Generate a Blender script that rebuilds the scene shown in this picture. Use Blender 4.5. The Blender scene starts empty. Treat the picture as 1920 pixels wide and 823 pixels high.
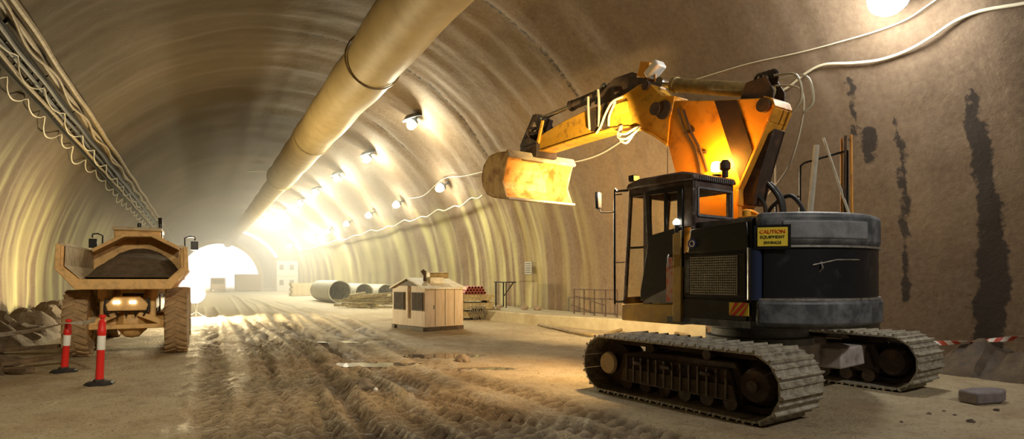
# an excavator and a dump truck in a hazy, lamp-lit tunnel under construction
HAZE, HAZE_FAR = .010, .017
P_BEACON, P_WORK, P_BACK, P_BACKL, P_COOL = 120, 1300, 460, 700, 430
P_POOL, P_FRONT = 1300, 9500
WORLD, EXPOSURE = 7.0, -0.05
import bpy, bmesh, math, random
from mathutils import Vector, Matrix, noise
random.seed(7)
PI = math.pi
S = bpy.context.scene
COL = S.collection
rad = math.radians

# ------------------------------------------------------------------ frames
# world: the eye stands at (0, 0, 1.7) and looks along +Y; the tunnel axis is turned 28 degrees to the left
TH = rad(28)
TR = Vector((math.cos(TH), math.sin(TH), 0))      # across the tunnel
TA = Vector((-math.sin(TH), math.cos(TH), 0))     # along the tunnel
def tw(lat, ax, z=0.0):
    v = TR * lat + TA * ax
    return Vector((v.x, v.y, z))
def to_tun(x, y):
    return x * TR.x + y * TR.y, x * TA.x + y * TA.y
CX, CZ, RR = 3.73, 1.4, 9.75                       # lining: centre and radius
FPX, EYE = 1100.0, 1.7
def lining_at(px, py, r=RR):
    """where a sight line of the survey photo meets the lining, as (lat, ax, z)"""
    k = (px - 960) / FPX; m = (525 - py) / FPX
    d = k * TR.x + TR.y
    a = d * d + m * m; b = 2 * (-d * CX + m * (EYE - CZ)); c = CX * CX + (EYE - CZ) ** 2 - r * r
    Y = (-b + math.sqrt(b * b - 4 * a * c)) / (2 * a)
    return d * Y, k * Y * TA.x + Y * TA.y, EYE + m * Y
def ground_at(px, py):
    Y = EYE * FPX / (py - 525)
    return (px - 960) / FPX * Y, Y

# ------------------------------------------------------------------ materials
MATS = {}
def mat(name, col, rough=.6, metal=0., col2=None, scale=4., amt=(.35, .65), bump=0., bscale=30., coat=0., detail=6, emit=None, estr=0., stretch=(1, 1, 1)):
    m = bpy.data.materials.new(name); m.use_nodes = True
    nt = m.node_tree; N = nt.nodes; L = nt.links
    b = N['Principled BSDF']
    b.inputs['Base Color'].default_value = (*col, 1)
    b.inputs['Roughness'].default_value = rough
    b.inputs['Metallic'].default_value = metal
    if coat: b.inputs['Coat Weight'].default_value = coat
    if col2 or bump:
        tc = N.new('ShaderNodeTexCoord'); mp = N.new('ShaderNodeMapping')
        mp.inputs['Scale'].default_value = stretch
        L.new(tc.outputs['Object'], mp.inputs['Vector'])
    if col2:
        n = N.new('ShaderNodeTexNoise'); n.inputs['Scale'].default_value = scale; n.inputs['Detail'].default_value = detail
        n.inputs['Roughness'].default_value = .65
        L.new(mp.outputs[0], n.inputs['Vector'])
        r = N.new('ShaderNodeMapRange'); r.inputs['From Min'].default_value = amt[0]; r.inputs['From Max'].default_value = amt[1]
        L.new(n.outputs['Fac'], r.inputs['Value'])
        x = N.new('ShaderNodeMix'); x.data_type = 'RGBA'
        x.inputs[6].default_value = (*col, 1); x.inputs[7].default_value = (*col2, 1)
        L.new(r.outputs[0], x.inputs[0]); L.new(x.outputs[2], b.inputs['Base Color'])
    if bump:
        n2 = N.new('ShaderNodeTexNoise'); n2.inputs['Scale'].default_value = bscale; n2.inputs['Detail'].default_value = 4
        L.new(mp.outputs[0], n2.inputs['Vector'])
        bp = N.new('ShaderNodeBump'); bp.inputs['Strength'].default_value = bump; bp.inputs['Distance'].default_value = .03
        L.new(n2.outputs['Fac'], bp.inputs['Height']); L.new(bp.outputs[0], b.inputs['Normal'])
    if emit:
        b.inputs['Emission Color'].default_value = (*emit, 1); b.inputs['Emission Strength'].default_value = estr
    MATS[name] = m
    return m
def glass_mat(name, tint, alpha):
    m = bpy.data.materials.new(name); m.use_nodes = True
    nt = m.node_tree; N = nt.nodes; L = nt.links
    N.remove(N['Principled BSDF']); out = N['Material Output']
    t = N.new('ShaderNodeBsdfTransparent'); t.inputs[0].default_value = (*tint, 1)
    g = N.new('ShaderNodeBsdfGlossy'); g.inputs['Roughness'].default_value = .08
    lw = N.new('ShaderNodeLayerWeight'); pw = N.new('ShaderNodeMath'); pw.operation = 'POWER'; pw.inputs[1].default_value = 5
    L.new(lw.outputs['Facing'], pw.inputs[0]); fr = N.new('ShaderNodeMath'); fr.operation = 'MULTIPLY_ADD'; fr.inputs[1].default_value = .5; fr.inputs[2].default_value = .03
    L.new(pw.outputs[0], fr.inputs[0])
    mx = N.new('ShaderNodeMixShader')
    L.new(fr.outputs[0], mx.inputs[0]); L.new(t.outputs[0], mx.inputs[1]); L.new(g.outputs[0], mx.inputs[2])
    L.new(mx.outputs[0], out.inputs[0])
    return m

M_YEL = mat('yellow_paint', (.78, .40, .035), .45, 0, (.30, .15, .04), 5, (.52, .72))
M_ORG = mat('boom_paint', (.74, .33, .03), .45, 0, (.28, .12, .03), 3.5, (.5, .74))
M_YELDUST = mat('dusty_yellow', (.55, .38, .08), .6, 0, (.30, .22, .10), 3, (.4, .7))
M_BLK = mat('black_paint', (.012, .013, .016), .28, 0, (.05, .05, .055), 4, (.55, .8))
M_DKDUST = mat('dusty_black_paint', (.045, .052, .062), .5, 0, (.19, .20, .215), 3.5, (.42, .72), .1, 20)
M_GREY = mat('dusty_grey_paint', (.20, .21, .225), .6, 0, (.09, .095, .10), 5, (.4, .7))
M_MAROON = mat('cab_paint', (.085, .055, .05), .45, 0, (.21, .18, .16), 4, (.45, .7))
M_STEEL = mat('worn_steel', (.42, .41, .39), .42, .65, (.16, .13, .10), 8, (.45, .7), .2, 25)
M_SHOE = mat('track_shoe_steel', (.40, .37, .30), .5, .15, (.13, .11, .08), 7, (.40, .66), .4, 30)
M_RUST = mat('rusty_dark_steel', (.055, .036, .026), .7, .2, (.15, .085, .045), 5, (.5, .75), .2, 15)
M_CHROME = mat('chrome', (.75, .75, .75), .15, 1.)
M_RUB = mat('black_rubber', (.018, .018, .018), .6)
M_OLIVE = mat('dirty_cylinder', (.40, .30, .12), .5, .1, (.16, .12, .06), 6, (.4, .7))
M_WHITE = mat('white_plastic', (.8, .8, .76), .4)
M_BUCKET = mat('bucket_steel', (.80, .56, .20), .5, .1, (.42, .20, .05), 3, (.45, .62), .15, 20)
M_RED = mat('red_plastic', (.72, .025, .02), .4)
M_TAN = mat('tan_truck_paint', (.80, .50, .19), .55, 0, (.42, .25, .10), 5, (.48, .75))
M_TANPALE = mat('pale_worn_steel', (.60, .50, .33), .55, 0, (.35, .25, .13), 4, (.45, .7))
M_TYRE = mat('dusty_tyre', (.30, .20, .10), .85, 0, (.46, .31, .16), 6, (.35, .7), .3, 18)
M_DIRT = mat('spoil_dirt', (.10, .068, .040), .95, 0, (.17, .12, .07), 6, (.35, .7), .8, 14)
M_ROCK = mat('rock', (.22, .17, .12), .9, 0, (.34, .27, .19), 6, (.4, .7), .6, 12)
M_SLAB = mat('slab_stone', (.14, .12, .125), .85, 0, (.20, .17, .17), 6, (.4, .7), .5, 14)
M_HUT = mat('hut_panel', (.62, .50, .36), .6, 0, (.50, .36, .22), 3, (.42, .72), 0, 1, stretch=(3, 3, .5))
M_HUTROOF = mat('hut_roof', (.80, .76, .62), .6, 0, (.6, .53, .38), 4, (.45, .7))
M_DKBROWN = mat('dark_brown', (.05, .033, .022), .7, 0, (.10, .07, .04), 6)
M_WOOD = mat('weathered_wood', (.36, .30, .16), .85, 0, (.18, .14, .07), 7, (.4, .65), .3, 20)
M_WOOD2 = mat('old_brown_wood', (.20, .13, .07), .85, 0, (.10, .065, .04), 7, (.4, .65), .3, 20)
M_PIPE = mat('pipe_grey', (.55, .54, .46), .6, 0, (.38, .36, .28), 4)
M_PIPEIN = mat('pipe_lining', (.16, .17, .12), .8, 0, (.40, .38, .20), 2.5, (.45, .6))
M_CABLE = mat('tan_pipe', (.27, .20, .09), .6, 0, (.15, .105, .045), 6)
M_CABLEW = mat('white_cable', (.62, .57, .42), .5)
M_CABLEB = mat('black_cable', (.02, .017, .013), .6)
M_DUCT = mat('duct_fabric', (.50, .38, .17), .6, 0, (.40, .29, .12), 1.2, (.4, .7), .25, 3)
M_ORCONE = mat('amber_lens', (1, .45, .05), .3, emit=(1, .38, .03), estr=55)
M_BULB = mat('lamp_glass', (1, 1, 1), .3, emit=(1, .93, .66), estr=900)
M_BULBL = mat('low_lamp_glass', (1, 1, 1), .3, emit=(1, .95, .70), estr=330)
M_BULBF = mat('far_lamp_glass', (1, 1, 1), .3, emit=(1, .94, .72), estr=950)
M_BULBW = mat('cool_lamp_glass', (1, 1, 1), .3, emit=(1, 1, .93), estr=60)
M_HEAD = mat('headlamp_glass', (1, 1, 1), .3, emit=(1, .80, .45), estr=1300)
M_SPOT = mat('worklamp_glass', (1, 1, 1), .3, emit=(1, .9, .65), estr=14)
M_TAIL = mat('rear_lamp_glass', (1, 1, 1), .3, emit=(1, .9, .7), estr=5)
M_STRIP = mat('lit_arch_glow', (1, 1, 1), .3, emit=(1, .92, .75), estr=60)
M_SIGNY = mat('sign_yellow', (.85, .66, .06), .4)
M_LTEXT = mat('sign_dark_text', (.04, .07, .03), .5)
M_RTEXT = mat('sign_red_text', (.75, .06, .02), .5)
M_BLUE = mat('blue_badge', (.03, .035, .20), .4)
M_PORTAL = mat('portal_ring_paint', (.85, .55, .08), .6, 0, (.72, .45, .07), 1)
M_CONC = mat('bench_concrete', (.42, .38, .26), .85, 0, (.30, .25, .16), 1.5, (.35, .7), .3, 8)
M_SIGNG = mat('grey_sign', (.33, .32, .30), .6)
M_CONT = mat('container_paint', (.55, .38, .28), .6)
M_CABIN = mat('site_cabin_paint', (.80, .78, .70), .6)
M_GLASS = glass_mat('cab_glass', (.96, .96, .92), 1)

# ------------------------------------------------------------------ mesh helpers
class MB:
    def __init__(s): s.bm = bmesh.new()
    def box(s, c, d, rot=None, taper=1.0):
        vs = []
        for sx in (-.5, .5):
            for sy in (-.5, .5):
                for sz in (-.5, .5):
                    t = taper if sz > 0 else 1
                    v = Vector((sx * d[0] * t, sy * d[1] * t, sz * d[2]))
                    if rot: v = rot @ v
                    vs.append(s.bm.verts.new(v + Vector(c)))
        for f in ((0, 1, 3, 2), (4, 6, 7, 5), (0, 4, 5, 1), (2, 3, 7, 6), (0, 2, 6, 4), (1, 5, 7, 3)):
            s.bm.faces.new([vs[i] for i in f])
        return s
    def bar(s, p, q, w, h):
        """a square bar from p to q"""
        p = Vector(p); q = Vector(q); d = q - p
        rot = d.to_track_quat('X', 'Z').to_matrix()
        return s.box((p + q) / 2, (d.length, w, h), rot)
    def cyl(s, p, q, r, r2=None, seg=20, cap=True):
        p = Vector(p); q = Vector(q); r2 = r if r2 is None else r2
        qt = (q - p).to_track_quat('Z', 'Y')
        a = []; b = []
        for i in range(seg):
            t = 2 * PI * i / seg
            o = qt @ Vector((math.cos(t), math.sin(t), 0))
            a.append(s.bm.verts.new(p + o * r)); b.append(s.bm.verts.new(q + o * r2))
        for i in range(seg):
            j = (i + 1) % seg
            s.bm.faces.new((a[i], a[j], b[j], b[i]))
        if cap:
            s.bm.faces.new(a[::-1]); s.bm.faces.new(b)
        return s
    def tube(s, pts, r, seg=8, smooth=4):
        P = [Vector(p) for p in pts]
        if smooth > 1 and len(P) > 2:
            Q = []
            for i in range(len(P) - 1):
                p0 = P[max(i - 1, 0)]; p1 = P[i]; p2 = P[i + 1]; p3 = P[min(i + 2, len(P) - 1)]
                for k in range(smooth):
                    t = k / smooth
                    Q.append(.5 * ((2 * p1) + (p2 - p0) * t + (2 * p0 - 5 * p1 + 4 * p2 - p3) * t * t + (3 * p1 - p0 - 3 * p2 + p3) * t ** 3))
            Q.append(P[-1]); P = Q
        rings = []
        up = Vector((0, 0, 1)); prev = None
        for i, p in enumerate(P):
            d = (P[min(i + 1, len(P) - 1)] - P[max(i - 1, 0)])
            if d.length < 1e-6: d = Vector((0, 0, 1))
            d.normalize()
            if prev is None:
                n = d.cross(up)
                if n.length < .05: n = d.cross(Vector((1, 0, 0)))
            else:
                n = prev - d * prev.dot(d)
            n.normalize(); prev = n
            b = d.cross(n)
            rr = r(i / (len(P) - 1)) if callable(r) else r
            rings.append([s.bm.verts.new(p + (n * math.cos(2 * PI * k / seg) + b * math.sin(2 * PI * k / seg)) * rr) for k in range(seg)])
        for a, b in zip(rings, rings[1:]):
            for k in range(seg):
                j = (k + 1) % seg
                s.bm.faces.new((a[k], a[j], b[j], b[k]))
        s.bm.faces.new(rings[0][::-1]); s.bm.faces.new(rings[-1])
        return s
    def prism(s, poly, a, b, plane='xz'):
        """polygon in a plane ('xz' -> spread along y, 'xy' -> along z, 'yz' -> along x) between a and b"""
        def P(p, t):
            if plane == 'xz': return (p[0], t, p[1])
            if plane == 'xy': return (p[0], p[1], t)
            return (t, p[0], p[1])
        A = [s.bm.verts.new(P(p, a)) for p in poly]; B = [s.bm.verts.new(P(p, b)) for p in poly]
        n = len(poly)
        s.bm.faces.new(A); s.bm.faces.new(B[::-1])
        for i in range(n):
            j = (i + 1) % n
            s.bm.faces.new((A[i], B[i], B[j], A[j]))
        return s
    def lathe(s, prof, c=(0, 0, 0), axis=(0, 0, 1), seg=24, close=False):
        """profile of (radius, height) about an axis"""
        qt = Vector(axis).to_track_quat('Z', 'Y'); c = Vector(c)
        rings = []
        for r, h in prof:
            rings.append([s.bm.verts.new(c + qt @ Vector((max(r, .0005) * math.cos(2 * PI * i / seg), max(r, .0005) * math.sin(2 * PI * i / seg), h))) for i in range(seg)])
        pairs = list(zip(rings, rings[1:]))
        if close: pairs.append((rings[-1], rings[0]))
        for a, b in pairs:
            for i in range(seg):
                j = (i + 1) % seg
                s.bm.faces.new((a[i], a[j], b[j], b[i]))
        if not close:
            s.bm.faces.new(rings[0][::-1]); s.bm.faces.new(rings[-1])
        return s
    def blob(s, c, d, seed=0, amt=.25, sub=3, freq=1.6):
        r = bmesh.ops.create_icosphere(s.bm, subdivisions=sub, radius=1)
        for v in r['verts']:
            n = v.co.normalized()
            k = 1 + amt * noise.noise(n * freq + Vector((seed * 7.3, seed * 3.1, 0))) + amt * .5 * noise.noise(n * freq * 2.7 + Vector((seed, 0, 9)))
            v.co = Vector(c) + Vector((n.x * d[0] * k, n.y * d[1] * k, n.z * d[2] * k))
        return s
    def build(s, name, m, parent=None, bevel=0, smooth=True, ang=35, loc=None):
        bmesh.ops.recalc_face_normals(s.bm, faces=s.bm.faces[:])
        me = bpy.data.meshes.new(name); s.bm.to_mesh(me); s.bm.free()
        me.materials.append(m)
        if smooth:
            me.shade_smooth(); me.set_sharp_from_angle(angle=rad(ang))
        o = bpy.data.objects.new(name, me); COL.objects.link(o)
        if parent: o.parent = parent
        if loc: o.location = loc
        if bevel:
            bv = o.modifiers.new('bevel', 'BEVEL'); bv.width = bevel; bv.segments = 2; bv.limit_method = 'ANGLE'; bv.angle_limit = rad(40)
        return o
def tag(o, label, cat, group=None, kind=None):
    o['label'] = label; o['category'] = cat
    if group: o['group'] = group
    if kind: o['kind'] = kind
    return o
def thing(name, label, cat, loc=(0, 0, 0), rz=0, group=None):
    o = bpy.data.objects.new(name, None); COL.objects.link(o)
    o.location = loc; o.rotation_euler = (0, 0, rz); o.empty_display_size = .3
    return tag(o, label, cat, group)
def tun(o):
    o.rotation_euler = (0, 0, TH); return o
def struct(o, label=None):
    o['kind'] = 'structure'
    if label: o['label'] = label
    return o
def text(body, size, m, parent, mw, name='lettering'):
    cu = bpy.data.curves.new(name, 'FONT'); cu.body = body; cu.size = size; cu.align_x = 'CENTER'; cu.align_y = 'CENTER'; cu.extrude = .002
    cu.materials.append(m)
    tmp = bpy.data.objects.new('tmp', cu); COL.objects.link(tmp)
    me = bpy.data.meshes.new_from_object(tmp.evaluated_get(bpy.context.evaluated_depsgraph_get()))
    bpy.data.objects.remove(tmp)
    o = bpy.data.objects.new(name, me); COL.objects.link(o); o.parent = parent; o.matrix_local = mw
    return o
def copy_tree(o, parent=None):
    c = o.copy(); COL.objects.link(c)
    if parent: c.parent = parent
    for ch in list(o.children): copy_tree(ch, c)
    return c
# ------------------------------------------------------------------ the tunnel lining
def rng(a, b, d0, near, grow=1.06, dmax=1.4):
    out = [a]; d = d0
    while out[-1] < b:
        if out[-1] > near: d = min(d * grow, dmax)
        out.append(out[-1] + d)
    out[-1] = b
    return out
def prof(s):
    """arc-length style parameter: 0..1.55 right foot wall, then the arch, then the left foot wall"""
    H0 = 1.55
    ARC = PI * RR
    if s < H0: return CX + RR, -.15 + s, 1, 0
    if s < H0 + ARC:
        t = (s - H0) / RR
        return CX + RR * math.cos(t), CZ + RR * math.sin(t), math.cos(t), math.sin(t)
    return CX - RR, CZ - (s - H0 - ARC), -1, 0
S_END = 1.55 * 2 + PI * RR
def rib(ax, s):
    a = noise.noise(Vector((ax * .85, s * .10, 3.1))) * .085 + noise.noise(Vector((ax * 2.3, s * .22, 8.7))) * .035
    b = noise.noise(Vector((ax * .5, s * .5, 1.2))) * .06 + noise.noise(Vector((ax * 1.9, s * 1.9, 5.2))) * .022
    j = (ax - 15.7 + .9 * noise.noise(Vector((s * .25, ax * .1, 2)))) % 7.6
    ring = -.05 * math.exp(-((j - .4) / .22) ** 2)
    return a + b + ring
def interp(pts, z):
    if z > pts[0][1] or z < pts[-1][1]: return None
    for (a0, z0), (a1, z1) in zip(pts, pts[1:]):
        if z1 <= z <= z0:
            t = (z0 - z) / max(z0 - z1, 1e-6); return a0 + (a1 - a0) * t
STAINS = []
for left, right in (
    ([(1813, 162), (1810, 250), (1822, 330), (1838, 430), (1828, 560), (1820, 690)], [(1824, 162), (1850, 245), (1868, 340), (1885, 430), (1893, 530), (1878, 690)]),
    ([(1674, 212), (1684, 300), (1690, 430), (1692, 575)], [(1681, 212), (1699, 300), (1706, 430), (1710, 575)]),
    ([(1616, 228), (1615, 262), (1630, 308)], [(1634, 228), (1644, 262), (1640, 308)]),
    ([(1585, 145), (1594, 220), (1588, 265)], [(1600, 145), (1604, 220), (1600, 265)]),
    ([(1620, 590), (1630, 640)], [(1650, 590), (1650, 640)])):
    f = lambda L: [(q[1], q[2]) for q in (lining_at(*p) for p in L)]
    STAINS.append((f(left), f(right)))
def stain_at(ax, z):
    v = 0
    wob = .10 * noise.noise(Vector((ax * 2.5, z * 2.2, 0))) + .05 * noise.noise(Vector((ax * 6, z * 6, 4)))
    for l, r in STAINS:
        a = interp(l, z); b = interp(r, z)
        if a is None or b is None: continue
        lo, hi = min(a, b), max(a, b)
        d = min(ax + wob - lo, hi - ax - wob)
        v = max(v, min(1, max(0, d / .26 + .5)))
    return v
def lime_lamp_tint_at(ax, s, z, left):
    # mineral streaks down the lower wall, with the lamps' yellow-green cast painted in
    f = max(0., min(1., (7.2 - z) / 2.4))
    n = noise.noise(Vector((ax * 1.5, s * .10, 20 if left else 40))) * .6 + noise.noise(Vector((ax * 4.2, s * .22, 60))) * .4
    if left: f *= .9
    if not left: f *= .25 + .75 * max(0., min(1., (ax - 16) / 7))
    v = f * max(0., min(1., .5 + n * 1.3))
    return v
def lining(name, s0, s1, ds, m, label):
    axs = rng(-14, 136, .13, 27, 1.05, 1.2)
    n = max(2, int((s1 - s0) / ds)); ss = [s0 + (s1 - s0) * i / n for i in range(n + 1)]
    verts = []; st = []; li = []; shd = []
    for ax in axs:
        for s in ss:
            la, z, nx, nz = prof(s)
            d = rib(ax, s)
            verts.append((la - nx * d, ax, z - nz * d))
            right = s < 12
            sv = stain_at(ax, z) if (right and 2 < ax < 12 and z < 7) else 0.
            if s < 17.5 and z > 6 and 12 < ax < 34:
                j = (ax - 15.7 + .9 * noise.noise(Vector((s * .25, ax * .1, 2)))) % 7.6
                sv = max(sv, .56 * math.exp(-((j - .4) / .20) ** 2) * min(1, (z - 6) / 1.2))
            st.append(sv)
            li.append(lime_lamp_tint_at(ax, s, z, s > 18))
            k = max(0., min(1., (s - 13.0) / 3.5)) * max(0., min(1., (z - 2.2) / 5.0)); shd.append(max(0., min(1., k * (1 + .5 * noise.noise(Vector((ax * .25, s * .3, 77)))))))  # shade over the roof and left wall, put into the colour
    W = len(ss); faces = []
    for i in range(len(axs) - 1):
        for j in range(W - 1):
            a = i * W + j
            faces.append((a, a + W, a + W + 1, a + 1))
    me = bpy.data.meshes.new(name); me.from_pydata(verts, [], faces)
    for nm, arr in (('stain', st), ('lime_lamp_tint', li), ('roof_shade', shd)):
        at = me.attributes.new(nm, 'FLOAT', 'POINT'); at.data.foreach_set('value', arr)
    me.shade_smooth(); me.materials.append(m)
    o = bpy.data.objects.new(name, me); COL.objects.link(o)
    return struct(tun(o), label)
def lining_mat():
    m = mat('shotcrete', (.235, .165, .098), .88)
    nt = m.node_tree; N = nt.nodes; L = nt.links; b = N['Principled BSDF']
    tc = N.new('ShaderNodeTexCoord')
    def nz(scale, det, stretch=(1, 1, 1)):
        mp = N.new('ShaderNodeMapping'); mp.inputs['Scale'].default_value = stretch; L.new(tc.outputs['Object'], mp.inputs[0])
        n = N.new('ShaderNodeTexNoise'); n.inputs['Scale'].default_value = scale; n.inputs['Detail'].default_value = det; n.inputs['Roughness'].default_value = .62
        L.new(mp.outputs[0], n.inputs['Vector']); return n
    def mix(fac, a, c):
        x = N.new('ShaderNodeMix'); x.data_type = 'RGBA'
        for sock, v in ((x.inputs[0], fac), (x.inputs[6], a), (x.inputs[7], c)):
            if isinstance(v, tuple): sock.default_value = (*v, 1)
            elif isinstance(v, float): sock.default_value = v
            else: L.new(v, sock)
        return x.outputs[2]
    def rg(v, a, c, lo=0., hi=1.):
        r = N.new('ShaderNodeMapRange'); r.inputs[1].default_value = a; r.inputs[2].default_value = c; r.inputs[3].default_value = lo; r.inputs[4].default_value = hi
        L.new(v, r.inputs[0]); return r.outputs[0]
    c = mix(rg(nz(.35, 7).outputs['Fac'], .35, .68), (.132, .088, .056), (.175, .122, .078))
    c = mix(rg(nz(2.2, 8).outputs['Fac'], .50, .78, 0, .6), c, (.095, .060, .030))
    al = N.new('ShaderNodeAttribute'); al.attribute_name = 'lime_lamp_tint'
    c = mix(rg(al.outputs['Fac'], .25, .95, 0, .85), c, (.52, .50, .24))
    fine = nz(9, 6)
    c = mix(rg(fine.outputs['Fac'], .35, .7, 0, .30), c, (.30, .23, .14))
    a_shade = N.new('ShaderNodeAttribute'); a_shade.attribute_name = 'roof_shade'
    c = mix(rg(a_shade.outputs['Fac'], 0, 1, 0, .90), c, (.040, .025, .0045))
    a = N.new('ShaderNodeAttribute'); a.attribute_name = 'stain'
    ad = N.new('ShaderNodeMath'); ad.operation = 'ADD'; L.new(a.outputs['Fac'], ad.inputs[0]); L.new(rg(nz(7, 5).outputs['Fac'], .25, .75, -.28, .28), ad.inputs[1])
    c = mix(rg(ad.outputs[0], .42, .60, 0, .93), c, (.026, .019, .015))
    L.new(c, b.inputs['Base Color'])
    bp = N.new('ShaderNodeBump'); bp.inputs['Strength'].default_value = .5; bp.inputs['Distance'].default_value = .05
    L.new(nz(5, 8).outputs['Fac'], bp.inputs['Height']); L.new(bp.outputs[0], b.inputs['Normal'])
    return m
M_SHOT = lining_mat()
A1 = 1.55 + RR * rad(48); A2 = 1.55 + RR * rad(128)
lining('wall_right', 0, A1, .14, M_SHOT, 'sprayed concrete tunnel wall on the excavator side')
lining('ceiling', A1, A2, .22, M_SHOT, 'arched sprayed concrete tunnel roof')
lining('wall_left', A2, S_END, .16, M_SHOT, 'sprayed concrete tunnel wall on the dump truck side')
# closing wall behind the eye
mb = MB(); pts = [prof(S_END * i / 60)[:2] for i in range(61)]
mb.prism([(p[0], p[1]) for p in pts], -14.4, -14.05, 'xz')
struct(tun(mb.build('wall_back', M_SHOT, smooth=False)))
# far end: a bulkhead with the bright arched opening and its yellow ring
PR = 8.0; PC = (3.6, 1.9)
def arch(r, n=40):
    return [(PC[0] + r, -.2)] + [(PC[0] + r * math.cos(PI * i / n), PC[1] + r * math.sin(PI * i / n)) for i in range(n + 1)] + [(PC[0] - r, -.2)]
def arch_band(r0, r1, y0, y1):
    mb = MB(); a = arch(r0); b = arch(r1)
    rows = [[mb.bm.verts.new((p[0], y, p[1])) for p in pl] for pl, y in ((a, y0), (b, y0), (b, y1), (a, y1))]
    for k in range(4):
        q, w = rows[k], rows[(k + 1) % 4]
        for i in range(len(q) - 1): mb.bm.faces.new((q[i], q[i + 1], w[i + 1], w[i]))
    return mb
struct(tun(arch_band(PR, 11.5, 134.6, 135.6).build('wall_end', M_SHOT)))
struct(tun(arch_band(PR - .75, PR + .15, 132.6, 134.6).build('trim_1', M_PORTAL)), 'yellow ring round the bright tunnel mouth')

# ------------------------------------------------------------------ the floor
PATHS = [
 ([(575, 823), (560, 760), (530, 700), (500, 650), (478, 605), (455, 575), (440, 558)], .30),
 ([(655, 823), (632, 760), (605, 705), (565, 650), (525, 605), (490, 570)], .30),
 ([(470, 823), (480, 745), (490, 690), (470, 640)], .24),
 ([(720, 823), (660, 740), (600, 680), (560, 630), (540, 590)], .26),
 ([(960, 800), (880, 752), (780, 706), (690, 660), (610, 610), (560, 580)], .30),
 ([(1090, 770), (980, 735), (860, 700), (740, 650), (650, 600)], .30),
 ([(820, 823), (760, 770), (690, 720), (620, 660), (570, 620)], .22),
 ([(400, 740), (400, 690), (395, 640), (400, 600)], .26),
 ([(1150, 823), (1010, 790), (900, 770), (800, 740)], .26),
 ([(605, 823), (595, 770), (575, 715), (545, 665)], .16), ([(700, 823), (650, 765), (615, 712), (580, 665)], .16),
 ([(520, 823), (515, 760), (505, 705), (485, 655)], .16), ([(780, 800), (720, 752), (668, 706), (620, 655)], .18), ([(880, 800), (800, 745), (720, 700)], .2)]
PTH = []
for P, w in PATHS:
    Q = [Vector(to_tun(*ground_at(*p))) for p in P]
    F = []
    for i in range(len(Q) - 1):
        p0 = Q[max(i - 1, 0)]; p1 = Q[i]; p2 = Q[i + 1]; p3 = Q[min(i + 2, len(Q) - 1)]
        for k in range(6):
            t = k / 6
            F.append(.5 * ((2 * p1) + (p2 - p0) * t + (2 * p0 - 5 * p1 + 4 * p2 - p3) * t * t + (3 * p1 - p0 - 3 * p2 + p3) * t ** 3))
    F.append(Q[-1])
    # extend towards the eye and on down the tunnel
    F.insert(0, F[0] + (F[0] - F[1]).normalized() * 3)
    F.append(F[-1] + Vector((.0, 14)))
    L = [0]
    for a, b in zip(F, F[1:]): L.append(L[-1] + (b - a).length)
    xs = [p.x for p in F]; ys = [p.y for p in F]
    PTH.append((F, L, w, min(xs) - w - .3, max(xs) + w + .3, min(ys), max(ys)))
PUDDLES = [(700, 682, .85, .34, 11), (832, 666, .95, .36, 23), (905, 690, .7, .22, 31), (640, 640, .8, .25, 5)]
PUD = [(Vector(to_tun(*ground_at(px, py))), a, b, sd) for px, py, a, b, sd in PUDDLES]
def pud_r(d, a, b, sd):
    t = math.atan2(d.y / b, d.x / a)
    k = 1 + .32 * noise.noise(Vector((math.cos(t) * 1.4, math.sin(t) * 1.4, sd)))
    return math.hypot(d.x / a, d.y / b) / k
# local across/along of the view for puddles: their long side lies across the sight line
VX = Vector((TR.x, TA.x)); VY = Vector((TR.y, TA.y))
EXC_T = to_tun(3.95, 9.4)
def floor_h(la, ax):
    v = Vector((la, ax, 0))
    h = .035 * noise.noise(v * .55) + .020 * noise.noise(v * 1.7 + Vector((5, 2, 0))) + .015 * noise.noise(v * 4.9) + .008 * noise.noise(v * 11)
    h += .012 * max(0, noise.noise(v * 3.1 + Vector((9, 9, 9)))) ** 1
    q = noise.noise(v * 6.5 + Vector((3, 1, 7))); h += .035 * max(0., q - .22)
    rut = 0.
    for F, L, w, x0, x1, y0, y1 in PTH:
        if not (x0 < la < x1 and y0 < ax < y1): continue
        p = Vector((la, ax)); best = 9; bs = 0; side = 0
        for i in range(len(F) - 1):
            a = F[i]; d = F[i + 1] - a; l2 = d.length_squared
            if l2 < 1e-9: continue
            t = max(0, min(1, (p - a).dot(d) / l2)); q = a + d * t; e = (p - q).length
            if e < best: best = e; bs = L[i] + t * (L[i + 1] - L[i]); side = 1 if d.x * (p.y - a.y) - d.y * (p.x - a.x) > 0 else -1
        if best < w * 1.6:
            x = best / w
            if x < 1:
                k = 1 - x ** 4
                h += -.045 * k
                if ax < 26: h += .042 * k * (1 if math.sin(2 * PI * (bs + side * best * .55) / .21) > .15 else -.35)
                rut = max(rut, k * (.35 + .65 * (1 if math.sin(2 * PI * (bs + side * best * .55) / .21) < -.05 else 0) * (1 if ax < 26 else .4)))
            else:
                h += .035 * math.exp(-((x - 1.2) / .22) ** 2)
    for c, a, b, sd in PUD:
        d = Vector((la, ax)) - c
        if d.length > 1.6: continue
        r = pud_r(Vector((d.dot(VX), d.dot(VY))), a, b, sd)
        if r < 1.5:
            t = max(0, min(1, (1.45 - r) / .45)); h = h * (1 - t) + (-.03 if r < 1 else -.012) * t
    # trodden level under the machine
    e = math.hypot(la - EXC_T[0], ax - EXC_T[1])
    if e < 3.6:
        t = max(0, min(1, (3.6 - e) / .8)); h = h * (1 - .75 * t) - .012 * t
    # ground rises a little to the left wall
    if la < -3.4: h += .06 * min(1, (-3.4 - la) / 1.5)
    return h, rut
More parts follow.
